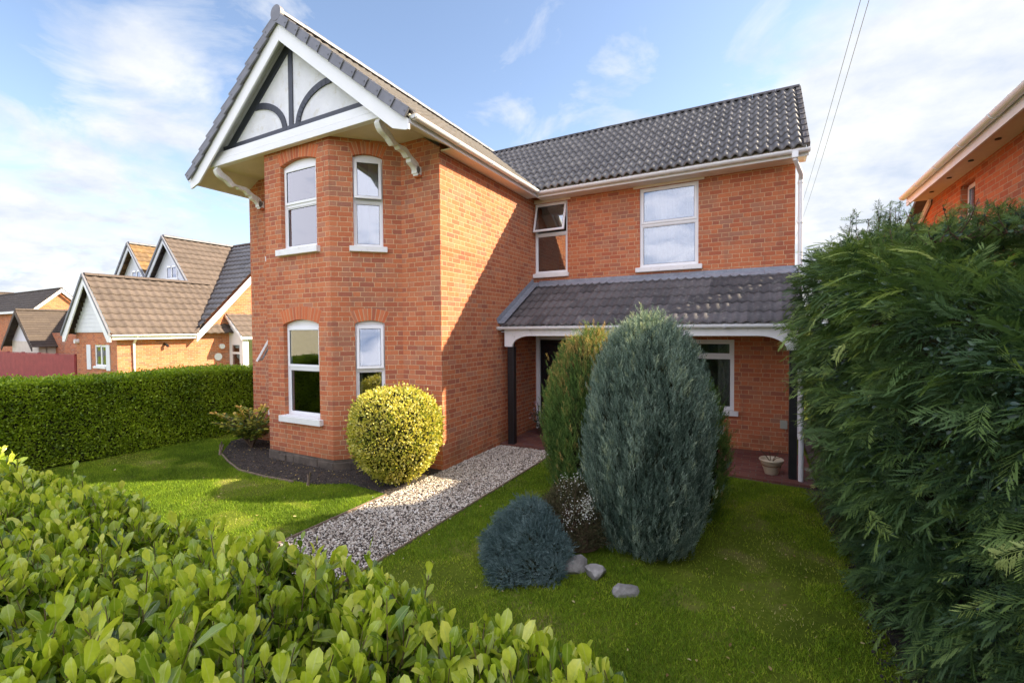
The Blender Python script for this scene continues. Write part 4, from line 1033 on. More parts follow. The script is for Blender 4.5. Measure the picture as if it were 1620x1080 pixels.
# low spreading blue juniper
ju = thing('blue_juniper', (2.45, -1.95, 0), 'low spreading steel-blue juniper left of the tall cypress', 'bush')
LB = [(2.46, -1.98, .18, .24), (2.24, -1.86, .27, .16), (2.30, -2.10, .13, .17), (2.56, -2.14, .10, .17), (2.66, -1.92, .16, .15), (2.36, -1.78, .38, .15), (2.13, -1.98, .16, .12), (2.40, -2.30, .05, .13), (2.18, -2.12, .1, .10), (2.42, -1.72, .40, .09), (2.72, -2.10, .08, .11), (2.52, -1.82, .28, .14)]
Pj, Oj = [], []
for (x, y, z, r_) in LB:
    k = int(16000*r_*r_*4); O = nrmz(rv(k)); P = np.array([x, y, z])+O*np.array([1, 1, .85])*(r_*(1+rng.normal(-.04, .15, k)))[:, None]
    ok = np.ones(k, bool)
    for (x2, y2, z2, r2) in LB:
        if (x2, y2) != (x, y): ok &= np.linalg.norm((P-np.array([x2, y2, z2]))/np.array([1, 1, .85]), axis=1) > r2*.78
    ok &= P[:, 2] > .015; Pj.append(P[ok]); Oj.append(O[ok])
P = np.concatenate(Pj); O = np.concatenate(Oj); n = len(P); D = O*.8+rv(n, .35)+np.array([-.35, -.1, .15]); X, Y, Z = frames(D)
scatter('foliage', PT, PF, P, X, Y, Z, rng.uniform(.04, .085, n), np.clip(.25+.5*O[:, 2]*0+.6*(vnoise(P[:, 0]*9, P[:, 2]*9, 1, 96)-.2)+rng.normal(size=n)*.18, 0, 1), M['l_junip'], ju)
m = MB()
for (x, y, z, r_) in LB: m.lathe((x, y, z), [(0, -r_*.6), (r_*.55, -r_*.4), (r_*.72, 0), (r_*.5, r_*.45), (0, r_*.6)], 12)
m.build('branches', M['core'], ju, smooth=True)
# brown heather with white flower sprays
he = thing('flowering_heather', (2.72, -1.45, 0), 'dark brown heather with small white flowers between juniper and cypress', 'shrub')
n = 3500; O = nrmz(rv(n)); O[:, 2] = np.abs(O[:, 2]); P = np.array([2.66, -1.38, .08])+O*np.array([.36, .3, .52])*rng.uniform(.75, 1.0, n)[:, None]
X, Y, Z = frames(O+rv(n, .4)+np.array([0, 0, .6])); scatter('foliage', PT, PF, P, X, Y, Z, rng.uniform(.05, .1, n), rng.random(n), M['l_heath'], he)
blob_core('branches', he, lambda a, t: np.array([2.66+.28*math.cos(a)*math.sin(math.pi*t/2+.001), -1.38+.23*math.sin(a)*math.sin(math.pi*t/2+.001), .02+.46*math.cos(math.pi*t/2)]), mat=M['twig'])
n = 620; cl_ = rng.integers(0, 9, n); cc = np.array([[2.80+random.uniform(-.1, .16), -1.74+random.uniform(-.06, .08), random.uniform(.3, .76)] for _ in range(9)]); P = cc[cl_]+rv(n, .034)*np.array([1, 1, 1.6]); X, Y, Z = frames(rv(n)+np.array([0, -1, .6]))
_fl = scatter('flowers', KITE_T, KITE_F, P, X, Y, Z, rng.uniform(.010, .017, n), rng.random(n), M['petal'], he); kind(_fl, 'stuff')
m = MB()
for c_ in cc: m.tube([(2.72, -1.5, .15), tuple((V3(c_)+V3((2.72, -1.5, .3)))/2+V3((0, -.03, .05))), tuple(c_)], .003, 5, caps=False)
m.build('stems', M['twig'], he)
# stones
def stone(cx, cy, sx, sy, sz, seed, label, rz=0):
    r = random.Random(seed); m = bpy.data.meshes.new('garden_stone'); import bmesh
    bm = bmesh.new(); bmesh.ops.create_icosphere(bm, subdivisions=2, radius=1)
    pl_ = [(V3((r.gauss(0,1), r.gauss(0,1), r.gauss(.2,1))).normalized(), r.uniform(.5, .8)) for _ in range(8)]
    for v in bm.verts:
        for nn_, dd in pl_:
            e = v.co.dot(nn_)-dd
            if e > 0: v.co -= nn_*e
        v.co += V3((r.gauss(0, .012), r.gauss(0, .012), r.gauss(0, .012)))
    bm.transform(Matrix.Rotation(rz, 4, 'Z') @ Matrix.Diagonal((sx, sy, sz, 1))); bm.to_mesh(m); bm.free(); m.materials.append(M['stone'])
    o = bpy.data.objects.new('garden_stone', m); COL.objects.link(o); o.location = (cx, cy, sz*.35); return tag(o, label, 'stone', 'stones at the foot of the cypress')
stone(3.36, -2.02, .12, .085, .07, 1, 'pale angular stone nearest the camera, at the foot of the blue cypress', .6)
stone(3.06, -1.86, .12, .09, .08, 2, 'grey flat-topped stone, middle of the three beside the cypress', .2)
stone(2.86, -1.84, .14, .12, .10, 3, 'darker brownish stone against the low blue juniper', 1.2)
# mottled shrub by the left of the bay
ms_ = thing('mottled_shrub', (-4.1, -.5, 0), 'low shrub with green and yellow mottled leaves between hedge and bay', 'shrub')
m = MB(); Q = []; D = []; U_ = []
for k in range(46):
    a = random.uniform(0, 2*math.pi); r_ = random.uniform(.2, .8); tip = V3((-4.1+math.cos(a)*r_*.95, -.52+math.sin(a)*r_*.55, random.uniform(.35, .92)*(1.05-r_*.35)))
    b_ = V3((-4.05, -.5, 0)); mid = b_.lerp(tip, .5)+V3((0, 0, .18)); m.tube([b_, mid, tip], [.01, .007, .003], 5, caps=False)
    for j in range(30):
        t = .3+.7*j/30; p = b_*(1-t)**2+mid*2*t*(1-t)+tip*t*t; s = (-1)**j; d_ = (tip-mid).normalized(); sd = d_.cross(Z_).normalized()*s
        Q.append(tuple(p)); D.append(tuple(sd+d_*.7+V3((random.gauss(0, .2), random.gauss(0, .2), random.gauss(.1, .2))))); U_.append((0, 0, 1))
m.build('stems', M['twig'], ms_); n = len(Q); Q = np.array(Q); X, Y, Z = frames(np.array(D), np.array(U_)+rv(n, .3))
scatter('leaves', LEAF_T, LEAF_F, Q, X, Y, Z, rng.uniform(.06, .105, n), np.clip(rng.normal(size=n)*.22+.35+.6*np.clip(Q[:, 2]-.45, 0, .4)/.4, 0, 1), M['l_maho'], ms_)
# dead stumps of old stems in the bed edge
for (x, y, h, lab) in ((-4.1, -1.05, .24, 'short pale dead stem at the left end of the soil bed'), (-1.30, -1.42, .2, 'short pale dead stem leaning at the bed edge near the path')):
    m = MB(); m.tube([(x, y, 0), (x+.02, y, h*.5), (x+.05, y+.01, h)], [.022, .016, .01], 7); m.tube([(x+.02, y, h*.4), (x-.04, y+.02, h*.75)], [.012, .006], 6)
    tag(m.build('dead_stem', M['edge'], smooth=True), lab, 'stem')
# small pink flowering plant beside the door
pf = thing('flowering_plant', (.42, 2.75, .035), 'small straggly plant with pale pink flowers beside the front door', 'plant')
m = MB(); tipsl = []
for k in range(26):
    a = random.uniform(0, 6.28); r_ = random.uniform(.05, .26); tip = V3((.42+math.cos(a)*r_, 2.75+math.sin(a)*r_, random.uniform(.2, .72))); m.tube([(.42, 2.75, .03), ((.42+tip.x)/2, (2.75+tip.y)/2, tip.z*.6), tuple(tip)], .004, 5, caps=False); tipsl.append(tip)
m.build('stems', M['twig'], pf)
n = 500; tp = np.array([tuple(tipsl[i]) for i in rng.integers(0, 26, n)]); s_ = rng.uniform(.4, 1, n)[:, None]; P = np.array([.42, 2.75, .03])*(1-s_)+tp*s_+rv(n, .02); X, Y, Z = frames(rv(n)); scatter('leaves', KITE_T, KITE_F, P, X, Y, Z, rng.uniform(.025, .045, n), rng.random(n), M['l_holly'], pf)
n = 160; tp = np.array([tuple(tipsl[i]) for i in rng.integers(0, 26, n)]); P = tp+rv(n, .022); X, Y, Z = frames(rv(n)+np.array([0, -1, .3])); _fl = scatter('flowers', KITE_T, KITE_F, P, X, Y, Z, rng.uniform(.022, .036, n), rng.random(n), M['pink'], pf); kind(_fl, 'stuff')
# pot
pt = thing('plant_pot', (4.48, 1.98, .035), 'cream glazed plant pot with a brown band on the porch paving', 'pot')
m = MB(); m.lathe((4.48, 1.98, .035), [(0, 0), (.085, 0), (.09, .01), (.105, .07), (.125, .12)], 28)
m.lathe((4.48, 1.98, .035), [(.128, .142), (.14, .16), (.15, .175), (.152, .19), (.162, .195), (.165, .215), (.155, .225), (.14, .22), (.13, .17), (0, .165)], 28); m.build('bowl', M['pot'], pt, smooth=True)
m = MB(); m.lathe((4.48, 1.98, .035), [(.125, .12), (.132, .125), (.134, .138), (.128, .142)], 28); m.build('band', M['potband'], pt, smooth=True)
m = MB()
for k in range(7): a = k*.9; m.tube([(4.48, 1.98, .19), (4.48+.06*math.cos(a), 1.98+.06*math.sin(a), .27), (4.48+.15*math.cos(a), 1.98+.12*math.sin(a), .30+.02*k)], .004, 5, caps=False)
m.build('dead_stems', M['twig'], pt)
# little sack / rubble by the downpipe
for (x, y, s, c_, lab) in ((4.98, 2.4, .09, 5, 'small pale rubble stone by the foot of the far downpipe'), (4.97, 1.98, .07, 6, 'small grey rubble stone just right of the porch downpipe')):
    o = stone(x, y, s, s*.8, s*.7, c_, lab); o['group'] = 'rubble beside the house'

# ================================================================== LEFT NEIGHBOUR
NX = -16.6; nb = thing('brick_bungalow', (NX, 4, 0), 'chalet bungalow with steep brown tiled gables and white cladding left of the house', 'house')
t_ = 1.1; EAV = 2.12; nxe = NX+.32
mb = MB(); wall(mb, (-20.05, 2.35), (NX, 2.35), 0, 2.25, [(1.62, 2.62, .9, 1.72)], .08)
wall(mb, (NX, 2.35), (NX, 13.2), 0, 2.1)
# big side gable above eaves
mb.face([V3((NX, 4.9, 2.1)), V3((NX, 13.2, 2.1)), V3((NX, 9.05, 2.1+4.1*t_))])
wall(mb, (NX, 13.2), (-32, 13.2), 0, 2.2); wall(mb, (-32, 13.2), (-32, 4.9), 0, 2.2); wall(mb, (-32, 4.9), (-20.05, 4.9), 0, 2.2); wall(mb, (-20.05, 4.9), (-20.05, 2.35), 0, 2.1)
mb.build('wall', M['brick_n'], nb)
ra = -18.32; va = V3((-1, 0, t_)); la = (nxe-ra)*math.hypot(1, t_)
tiles('roof', (nxe, 2.05, EAV), (0, 1, 0), va, 7.2, la, M['tile_n'], nb, pitch=.3, gauge=.34, amp=.045, lip=.045, ns=6, clip=lambda u, v: True)
tiles('roof', (2*ra-nxe, 9.2, EAV), (0, -1, 0), V3((1, 0, t_)), 7.15, la, M['tile_n'], nb, pitch=.3, gauge=.34, amp=.045, lip=.045, ns=4)
# tall cross gable behind (its right slope continues the lower one) and a second one
for (gx, yf, mname, wd_) in ((-20.4, 6.0, 'tile_n', 0), (-23.75, 6.0, 'tile_o', 0)):
    gz = EAV+t_*(nxe-(-20.4)) ; half = 2.3 if gx > -21 else 2.0
    ls = half*math.hypot(1, t_)
    if gx > -21: ls2 = ls+.0
    tiles('roof', (gx+half, yf-.3, gz-half*t_), (0, 1, 0), va, 3.6, ls, M[mname], nb, pitch=.3, gauge=.34, amp=.04, lip=.04, ns=4)
    tiles('roof', (gx-half, yf+3.3, gz-half*t_), (0, -1, 0), V3((1, 0, t_)), 3.6, ls, M[mname], nb, pitch=.3, gauge=.34, amp=.04, lip=.04, ns=4)
    m = MB(); m.prism([V3((gx-half+.2, yf, gz-half*t_)), V3((gx+half-.2, yf, gz-half*t_)), V3((gx+half-.2, yf, gz-(half-.1)*t_)), V3((gx, yf, gz-.12)), V3((gx-half+.2, yf, gz-(half-.1)*t_))], Y_*.1); g_ = m.build('gable_cladding', M['clad'], nb)
    m = MB()
    for s in (1, -1):
        m.prism([V3((gx, yf-.32, gz-.03)), V3((gx+s*half, yf-.32, gz-half*t_-.03)), V3((gx+s*half, yf-.32, gz-half*t_-.3)), V3((gx, yf-.32, gz-.3))], Y_*.04)
    m.build('barge_boards', M['clad'], nb)
    m = MB()
    for s in (1, -1):
        m.prism([V3((gx, yf-.38, gz+.08)), V3((gx+s*half, yf-.38, gz-half*t_+.08)), V3((gx+s*half, yf-.38, gz-half*t_-.06)), V3((gx, yf-.38, gz-.06))], Y_*.06)
    ridge(m, (gx, yf-.3, gz+.03), (gx, yf+3.4, gz+.03), .13); m.build('ridge_tiles', M['verge'], nb)
    window(nb, V3((gx-.35, yf-.0, gz-1.95)), X_, -Y_, .95, .62, transom=.97, mull=1, sill=True, back=-.045)
# main roof, ridge along X
mvy = V3((0, 1, t_)); lm = 4.12*math.hypot(1, t_)
tiles('roof', (-32.2, 4.92, EAV+.02), (1, 0, 0), mvy, 32.2+nxe-.02, lm, M['tile'], nb, pitch=.3, gauge=.34, amp=.06, lip=.05, ns=5, clip=lambda u, v: u > 8)
tiles('roof', (nxe-.02, 13.16, EAV+.02), (-1, 0, 0), V3((0, -1, t_)), 14, lm, M['tile'], nb, pitch=.3, gauge=.34, ns=4)
m = MB(); ridge(m, (-31, 9.04, EAV+4.12*t_+.04), (nxe, 9.04, EAV+4.12*t_+.04), .13); m.cut(); ridge(m, (ra, 2.05, EAV+(nxe-ra)*t_+.03), (ra, 6.6, EAV+(nxe-ra)*t_+.03), .12); m.build('ridge_tiles', M['tile_n'], nb)
m = MB()   # white verge on the side gable and boards on the low gable
for s in (1, -1):
    m.prism([V3((nxe-.0, 9.04, EAV+4.12*t_-.02)), V3((nxe, 9.04-s*4.12, EAV-.02)), V3((nxe, 9.04-s*4.12, EAV-.34)), V3((nxe, 9.04, EAV+4.12*t_-.36))], X_*.04)
    m.prism([V3((nxe-.3, 9.04, EAV+4.12*t_-.3)), V3((nxe-.3, 9.04-s*4.0, EAV-.18)), V3((nxe-.3, 9.04-s*4.0, EAV-.2)), V3((nxe-.3, 9.04, EAV+4.12*t_-.33))], X_*.3)
    h_ = (nxe-ra); m.prism([V3((ra, 2.02, EAV+h_*t_-.04)), V3((ra+s*h_, 2.02, EAV-.04)), V3((ra+s*h_, 2.02, EAV-.28)), V3((ra+s*(h_-.22), 2.02, EAV-.28)), V3((ra, 2.02, EAV+h_*t_-.34))], Y_*.04)
m.box((nxe-.04, 2.1, EAV-.18), (nxe-.01, 4.9, EAV-.01)); m.box((NX, 2.1, EAV-.19), (nxe, 4.9, EAV-.17)); m.build('barge_boards', M['white'], nb)
m = MB()
for s in (1, -1):
    h_ = nxe-ra; m.prism([V3((ra, 1.97, EAV+h_*t_+.1)), V3((ra+s*(h_+.02), 1.97, EAV+.08)), V3((ra+s*(h_+.02), 1.97, EAV-.05)), V3((ra, 1.97, EAV+h_*t_-.03))], Y_*.06)
m.build('verge_caps', M['verge'], nb)
m = MB(); m.prism([V3((ra-1.72, 2.30, 2.2)), V3((ra+1.72, 2.30, 2.2)), V3((ra, 2.30, 2.2+1.80*t_))], Y_*.06)
for k in range(12): 
    z = 2.25+k*.16; hw_ = 1.70-(z-2.2)/t_
    if hw_ > .1: m.box((ra-hw_, 2.285, z), (ra+hw_, 2.30, z+.145))
m.build('gable_cladding', M['clad'], nb)
gutter(((nxe+.05, 2.05, EAV-.02), (nxe+.05, 4.9, EAV-.02)), parent=nb, r=.06)
m = MB(); m.tube([(nxe+.04, 2.85, EAV-.06), (nxe-.1, 2.85, EAV-.2), (NX+.06, 2.85, EAV-.35), (NX+.06, 2.85, 0)], .04, 10); m.build('downpipe', M['white'], nb)
window(nb, V3((-18.43, 2.35, .9)), X_, -Y_, 1.0, .82, transom=.97, mull=1, back=.02, sillext=.0)
m = MB(); m.box((-19.05, 2.31, .75), (-18.72, 2.345, 1.72)); m.cut(); m.box((-17.41, 2.31, .75), (-17.12, 2.345, 1.72)); m.build('shutters', M['clad'], nb, bevel=.01)
# side porch
pr = MB(); pr.box((NX, 6.45, 0), (NX+1.0, 6.5, 2.0)); pr.prism([V3((NX, 6.45, 2.0)), V3((NX+1.0, 6.45, 2.0)), V3((NX, 6.45, 2.9))], Y_*.05); pr.box((NX+.95, 6.5, 0), (NX+1.0, 6.7, 2.0)); pr.box((NX+.95, 6.7, 1.85), (NX+1.0, 9, 2.0)); pr.box((NX+.95, 7.6, 0), (NX+1.0, 7.7, 1.85)); pr.box((NX+.95, 8.9, 0), (NX+1, 9, 1.85)); pr.box((NX+.955, 6.7, 0), (NX+.99, 8.9, .5))
pr.build('porch', M['white'], nb)
m = MB(); m.box((NX+.96, 6.7, .5), (NX+.975, 7.6, 1.85)); m.cut(); m.box((NX+.96, 7.7, .5), (NX+.975, 8.9, 1.85)); m.cut(); m.box((NX+.25, 6.435, .5), (NX+.75, 6.448, 1.2)); m.cut(); m.box((NX+.25, 6.435, 1.3), (NX+.75, 6.448, 1.6)); m.build('porch_glazing', M['glass'], nb)
tiles('porch_roof', (NX+1.15, 6.3, 1.98), (0, 1, 0), V3((-1, 0, .87)), 2.9, 1.15*math.hypot(1, .87), M['tile_n'], nb, pitch=.3, gauge=.34, amp=.04, lip=.04, ns=4)
m = MB(); m.prism([V3((NX+1.17, 6.27, 1.98)), V3((NX, 6.27, 2.99)), V3((NX, 6.27, 2.85)), V3((NX+1.17, 6.27, 1.84))], Y_*.04); m.box((NX+1.12, 6.3, 1.85), (NX+1.15, 9.2, 1.97)); m.build('porch_trim', M['white'], nb)
m = MB(); m.tube([(NX, 6.1, 1.55), (NX+.09, 6.1, 1.55)], .11, 14); m.build('wall_light', M['white'], nb)
m = MB(); m.tube([(NX, 5.95, 1.1), (NX+.03, 5.95, 1.1)], .16, 16); m.build('house_plate', M['white'], nb)
m = MB(); m.tube([(NX, 3.9, 1.72), (NX+.14, 3.9, 1.68), (NX+.2, 3.95, 1.62)], .05, 10); m.build('security_light', M['black'], nb)
m = MB(); m.tube([(-19.85, 2.35, 1.85), (-19.85, 2.22, 1.85)], .09, 12); m.build('alarm_box', M['white'], nb)

# far houses on the left
def simple_house(name, label, x0, x1, y0, y1, ze, zr, axis, wm, rm, gablem=None, group='distant houses on the left'):
    o = thing(name, ((x0+x1)/2, (y0+y1)/2, 0), label, 'house', group); m = MB()
    for a, b in (((x0, y0), (x1, y0)), ((x1, y0), (x1, y1)), ((x1, y1), (x0, y1)), ((x0, y1), (x0, y0))): wall(m, a, b, 0, ze)
    m.build('wall', wm, o)
    if axis == 'x':
        ym = (y0+y1)/2; hv = (y1-y0)/2+.35; sl_ = (zr-ze)/((y1-y0)/2); v = V3((0, 1, sl_))
        tiles('roof', (x0-.35, y0-.35, ze-.35*sl_), (1, 0, 0), v, x1-x0+.7, hv*math.hypot(1, sl_), rm, o, pitch=.3, gauge=.34, amp=.03, lip=.03, ns=3)
        tiles('roof', (x1+.35, y1+.35, ze-.35*sl_), (-1, 0, 0), V3((0, -1, sl_)), x1-x0+.7, hv*math.hypot(1, sl_), rm, o, pitch=.3, gauge=.34, amp=.03, lip=.03, ns=3)
        m = MB(); ridge(m, (x0-.35, ym, zr+.02), (x1+.35, ym, zr+.02), .12); m.build('ridge_tiles', rm, o)
        m = MB()
        for xx in (x0, x1): m.cut(); m.face([V3((xx, y0, ze)), V3((xx, y1, ze)), V3((xx, ym, zr-.03))])
        m.build('gable', gablem or wm, o); m = MB()
        for xx in (x1+.33,):
            for s in (1, -1): m.prism([V3((xx, ym, zr-.02)), V3((xx, ym+s*hv, ze-.35*sl_-.02)), V3((xx, ym+s*hv, ze-.35*sl_-.3)), V3((xx, ym, zr-.32))], X_*.04)
        m.box((x0-.3, y0-.4, ze-.35*sl_-.2), (x1+.3, y0-.35, ze-.35*sl_)); m.build('barge_boards', M['white'], o)
    else:
        xm = (x0+x1)/2; hv = (x1-x0)/2+.35; sl_ = (zr-ze)/((x1-x0)/2)
        tiles('roof', (x1+.35, y0-.35, ze-.35*sl_), (0, 1, 0), V3((-1, 0, sl_)), y1-y0+.7, hv*math.hypot(1, sl_), rm, o, pitch=.3, gauge=.2, amp=.01, lip=.02, ns=3)
        tiles('roof', (x0-.35, y1+.35, ze-.35*sl_), (0, -1, 0), V3((1, 0, sl_)), y1-y0+.7, hv*math.hypot(1, sl_), rm, o, pitch=.3, gauge=.2, amp=.01, lip=.02, ns=3)
        m = MB(); m.face([V3((x0, y0, ze)), V3((x1, y0, ze)), V3((xm, y0, zr-.05))]); m.cut(); m.face([V3((x0, y1, ze)), V3((x1, y1, ze)), V3((xm, y1, zr-.05))]); m.build('gable', gablem or wm, o)
        m = MB(); ridge(m, (xm, y0-.35, zr), (xm, y1+.35, zr), .12)
        for s in (1, -1): m.prism([V3((xm, y0-.38, zr-.02)), V3((xm+s*hv, y0-.38, ze-.35*sl_-.02)), V3((xm+s*hv, y0-.38, ze-.35*sl_-.22)), V3((xm, y0-.38, zr-.25))], Y_*.04)
        m.build('barge_boards', M['tile_f'], o)
    return o
h1 = simple_house('bungalow', 'low cream bungalow with brown roof behind the red fence at far left', -34.3, -30.4, 4.2, 13, 1.75, 3.5, 'y', M['cream'], M['tile_f'], M['clad'])
for (y_, w_) in ((4.5, .9), (6.4, .9), (8.4, 1.2)): window(h1, V3((-30.4, y_, .6)), Y_, X_, w_, 1.0, transom=.95, back=.0, sill=False)
h2_ = simple_house('far_house', 'distant brick house with white verge and grey-brown roof above the bungalow', -68, -50, 9.7, 12.9, 4.5, 6.1, 'x', M['brick_n'], M['tile_f'])
h3_ = simple_house('far_house', 'distant brick house at the left edge of the view, mostly behind the bungalow', -75, -70, 6.0, 14, 4.6, 6.9, 'y', M['brick_n'], M['tile_f'])
# house over the road behind the viewer, seen in the window glass
h4_ = simple_house('opposite_house', 'cream house with brown roof across the road, seen only as a reflection', -40, -24, -31, -23, 3.6, 6.5, 'x', M['cream'], M['tile_f'], group='houses over the road')
sheet('road', [(-200, -9.5), (200, -9.5), (200, -16.5), (-200, -16.5)], -.02, M['asphalt'])
# red fence
fe = thing('panel_fence', (-24, 2.3, 0), 'dark red close-boarded fence beyond the left hedge', 'fence')
m = MB(); x = -20.15
while x > -34: m.box((x-.145, 2.30, 0), (x, 2.318+.006*random.random(), 1.27+.01*random.random())); x -= .15
m.build('boards', M['fence'], fe); m = MB()
for k in range(8): m.cut(); m.box((-20.2-k*1.9, 2.32, 0), (-20.1-k*1.9, 2.42, 1.33))
m.build('post', M['fence'], fe); m = MB(); m.box((-34, 2.3, 1.285), (-20.1, 2.36, 1.31)); m.build('rail', M['fence'], fe)

# ================================================================== RIGHT NEIGHBOUR
rn = thing('neighbour_house', (6.94, 2, 0), 'red brick house with deep white eaves behind the conifer hedge on the right', 'house')
RXW = 6.94; ye = 4.75; RE = 6.6; RZE = 4.42
m = MB(); wall(m, (RXW, -3.4), (RXW, ye), 0, RZE-.04, [(3.4+2.98, 3.4+3.52, 3.15, 4.25)], .11, nrm=-X_)
m.face([V3((RXW, ye, 0)), V3((RXW, 8.0, 0)), V3((RXW, 8.0, 2.9)), V3((RXW, ye, RZE-.04))])
wall(m, (13, -3.4), (13, 8), 0, 4.3); wall(m, (13, 8), (RXW, 8), 0, 2.9); wall(m, (RXW, -3.4), (13, -3.4), 0, RZE-.04)
m.face([V3((RXW, -3.4, RZE-.04)), V3((RXW, -.2, RZE-.04)), V3((RXW, -1.5, 6.2))])  # unseen cross gable, added to shade the front hedge
m.build('wall', M['brick_r'], rn)
window(rn, V3((RXW, 3.52, 3.15)), -Y_, -X_, .54, 1.1, transom=.5, back=.09, sill=True, fw=.045)
tiles('roof', (RE, ye+.1, RZE+.09), (0, -1, 0), V3((1, 0, .6)), ye+3.5, 4.0, M['tile_n'], rn, pitch=.3, gauge=.34, amp=.03, lip=.03, ns=4)
m = MB()
m.prism([V3((RXW-.2, ye+.0, RZE+.1)), V3((RXW-.2, 8.2, 2.95)), V3((RXW-.2, 8.2, 2.88)), V3((RXW-.2, ye+.0, RZE+.02))], X_*6); m.cut()
m.prism([V3((RE-.1, -1.5, 6.6)), V3((RE-.1, -.1, RZE+.3)), V3((RE-.1, -.1, RZE+.2)), V3((RE-.1, -1.5, 6.5))], X_*6); m.cut(); m.prism([V3((RE-.1, -1.5, 6.6)), V3((RE-.1, -3.7, RZE-.1)), V3((RE-.1, -3.7, RZE-.2)), V3((RE-.1, -1.5, 6.5))], X_*6)  # slopes of the unseen cross gable, added for the shade they cast
m.build('roof', M['tile_n'], rn)
m = MB(); m.box((RE+.02, -3.4, RZE-.04), (RXW+.02, ye+.1, RZE-.02)); m.build('soffit', M['soffit'], rn)
m = MB(); m.box((RE+.0, -3.4, RZE-.10), (RE+.025, ye+.12, RZE+.05)); m.cut(); m.prism([V3((RXW-.02, ye+.05, RZE+.03)), V3((RXW-.02, 8.2, 2.88)), V3((RXW-.02, 8.2, 2.74)), V3((RXW-.02, ye+.05, RZE-.12))], X_*(-.03)); m.build('fascia', M['white'], rn)
gutter(((RE-.05, -3.4, RZE+.06), (RE-.05, ye+.1, RZE+.06)), parent=rn, r=.055)
for k in range(5):
    m = MB(); m.tube([(6.78, 1.0+k*.8, RZE-.045), (6.78, 1.0+k*.8, RZE-.055)], .03, 12); m.build('soffit_vent', M['black'], rn)

# overhead cables
import json
for (px, lab, off) in ((0, 'left of the two thin overhead cables crossing the sky', 0), (1, 'right of the two thin overhead cables crossing the sky', 1)):
    cp = V3((4.331, -5.755, 2.174))
    d0 = V3(((.187, 1.2558, .7076), (.2031, 1.2655, .7075))[off]); d1 = V3(((.0432, 1.1639, .1619), (.052, 1.166, .1619))[off])
    A = cp+d0*8; B = cp+d1*42
    # carried past the picture's edge to a pole behind the viewer
    pts = []
    for k in range(41):
        t = k/40*1.25-.25; p = A.lerp(B, t); p.z += 2.2*t*(t-1); pts.append(p)
    m = MB(); m.tube(pts, .0065, 5); tag(m.build('overhead_cable', M['cable']), lab, 'cable', 'overhead telephone cables')

# ================================================================== SKY, SUN, CAMERA
w = bpy.data.worlds.new('World'); scn.world = w; w.use_nodes = True; t = NT(w.node_tree)
bg = t.n['Background']; sky = t.new('ShaderNodeTexSky', sky_type='NISHITA'); sky.sun_disc = False
sky.sun_elevation = math.asin(SUN.z); sky.sun_rotation = math.atan2(SUN.x, SUN.y); sky.altitude = 0; sky.air_density = 1.0; sky.dust_density = .6; sky.ozone_density = 2.0
dirv = t.new('ShaderNodeTexCoord').outputs['Generated']
dx, dy, dz = t.sep(dirv)
den = t.math('ADD', t.math('MAXIMUM', dz, 0.0), .22)
pv_ = t.comb(t.math('DIVIDE', dx, den), t.math('DIVIDE', dy, den), 0.0)
n1 = t.noise(pv_, 2.6, 10, .6, .5)
CL = [((-.944, .275, .185), .97, .05), ((-.872, .409, .268), .985, .13), ((-.957, .276, .092), .965, .24), ((-.85, .35, .398), .992, .14), ((-.81, .419, .412), .993, .14),
      ((.241, .909, .34), .972, .30), ((.161, .96, .227), .975, .22), ((.283, .876, .391), .965, .26), ((.094, .984, .154), .96, .28), ((.018, .891, .453), .996, .12), ((-.247, .869, .429), .994, .09),
      ((.8, .6, .3), .8, .25), ((.4, -1, .5), .1, .75), ((-.6, -.8, .3), .5, .3)]  # last two: unseen clouds added behind the viewer to lift ambient
bias = None
for d_, cosr, amt in CL:
    vn = t.new('ShaderNodeVectorMath', operation='DOT_PRODUCT'); t.link(dirv, vn.inputs[0]); vn.inputs[1].default_value = V3(d_).normalized()
    f = t.math('MULTIPLY', t.math('DIVIDE', t.math('SUBTRACT', vn.outputs['Value'], cosr), 1-cosr, clamp=True), amt)
    bias = f if bias is None else t.math('ADD', bias, f)
cov = t.math('ADD', n1, bias)
mask = t.ramp(cov, [(.57, (0, 0, 0)), (.66, (.45, .45, .45)), (.80, (1, 1, 1))])
hz = t.math('MULTIPLY', t.math('SUBTRACT', 1.0, t.math('DIVIDE', t.math('MAXIMUM', dz, 0.0), .45, clamp=True)), .22)
CLOUD = 2.9
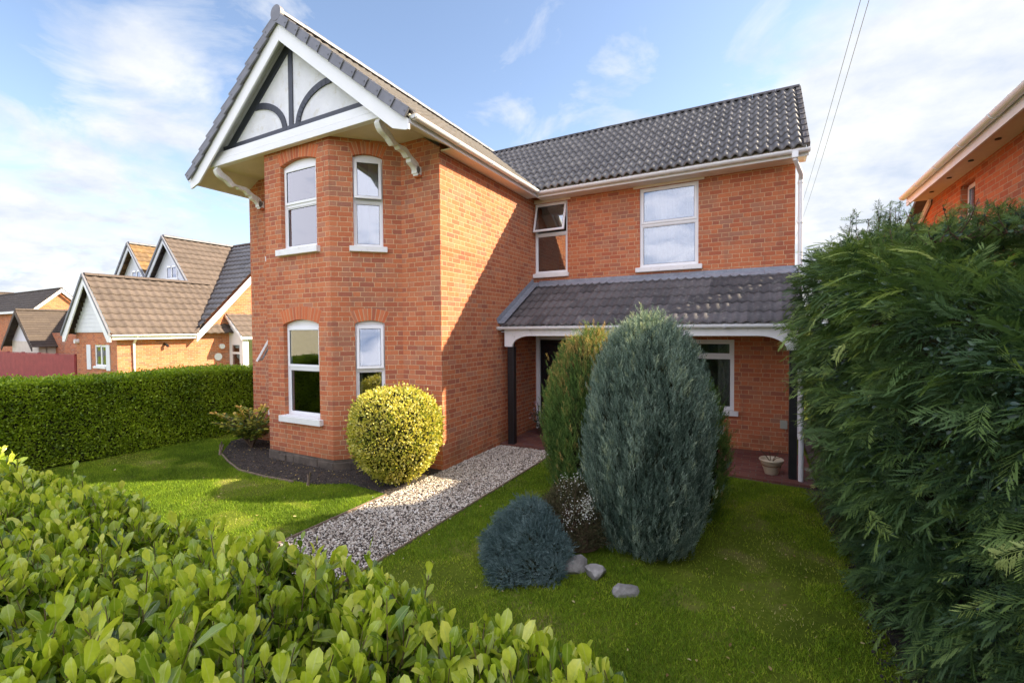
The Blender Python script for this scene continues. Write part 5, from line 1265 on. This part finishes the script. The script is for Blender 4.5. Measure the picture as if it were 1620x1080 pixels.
shade = t.ramp(t.noise(pv_, 3.2, 6, .6), [(.3, (CLOUD*.62, CLOUD*.7, CLOUD*.84)), (.7, (CLOUD, CLOUD, CLOUD*1.01))])
skyc = t.mix(hz, t.mix(1.0, sky.outputs[0], (.88, .79, .74, 1), 'MULTIPLY'), (CLOUD*.62, CLOUD*.76, CLOUD*.95, 1))
col = t.mix(mask, skyc, shade)
# bank of over-bright cloud added unseen behind the viewer as fill light
fill_mask = t.math('DIVIDE', t.math('SUBTRACT', t.math('MULTIPLY', dy, -1.0), .05), .35, clamp=True)
fill_bank = t.mix(t.ramp(t.noise(pv_, 1.6, 7, .6, .3), [(.36, (0, 0, 0)), (.56, (1, 1, 1))]), (CLOUD*.55, CLOUD*.8, CLOUD*1.35, 1), (CLOUD*2.35, CLOUD*2.3, CLOUD*2.6, 1))
col = t.mix(t.math('MULTIPLY', fill_mask, .9), col, fill_bank)
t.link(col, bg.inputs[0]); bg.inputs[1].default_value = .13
sl_ = bpy.data.lights.new('sun', 'SUN'); sl_.energy = 5.0; sl_.angle = math.radians(.5); sl_.color = (1, .85, .62)
so = bpy.data.objects.new('sun', sl_); COL.objects.link(so); so.rotation_euler = SUN.to_track_quat('Z', 'Y').to_euler(); so.location = SUN*60
yaw, pitch, roll, fpx = .4937775, -.02507403, -.00768604, 730.942
cy_, sy_, cp_, sp_ = math.cos(yaw), math.sin(yaw), math.cos(pitch), math.sin(pitch)
fwd = V3((-sy_*cp_, cy_*cp_, sp_)); right = V3((cy_, sy_, 0)); up = right.cross(fwd)
r2 = right*math.cos(roll)+up*math.sin(roll); u2 = -right*math.sin(roll)+up*math.cos(roll)
cam = bpy.data.cameras.new('camera'); cam.lens = fpx/1620*36; cam.sensor_width = 36; cam.clip_end = 2000; cam.clip_start = .05
co = bpy.data.objects.new('camera', cam); COL.objects.link(co)
mt = Matrix((r2, u2, -fwd)).transposed().to_4x4(); mt.translation = V3((4.33124, -5.75461, 2.17446)); co.matrix_world = mt
scn.camera = co
vs = scn.view_settings; vs.view_transform = 'Standard'; vs.look = 'None'; vs.exposure = 1.6; vs.gamma = 1
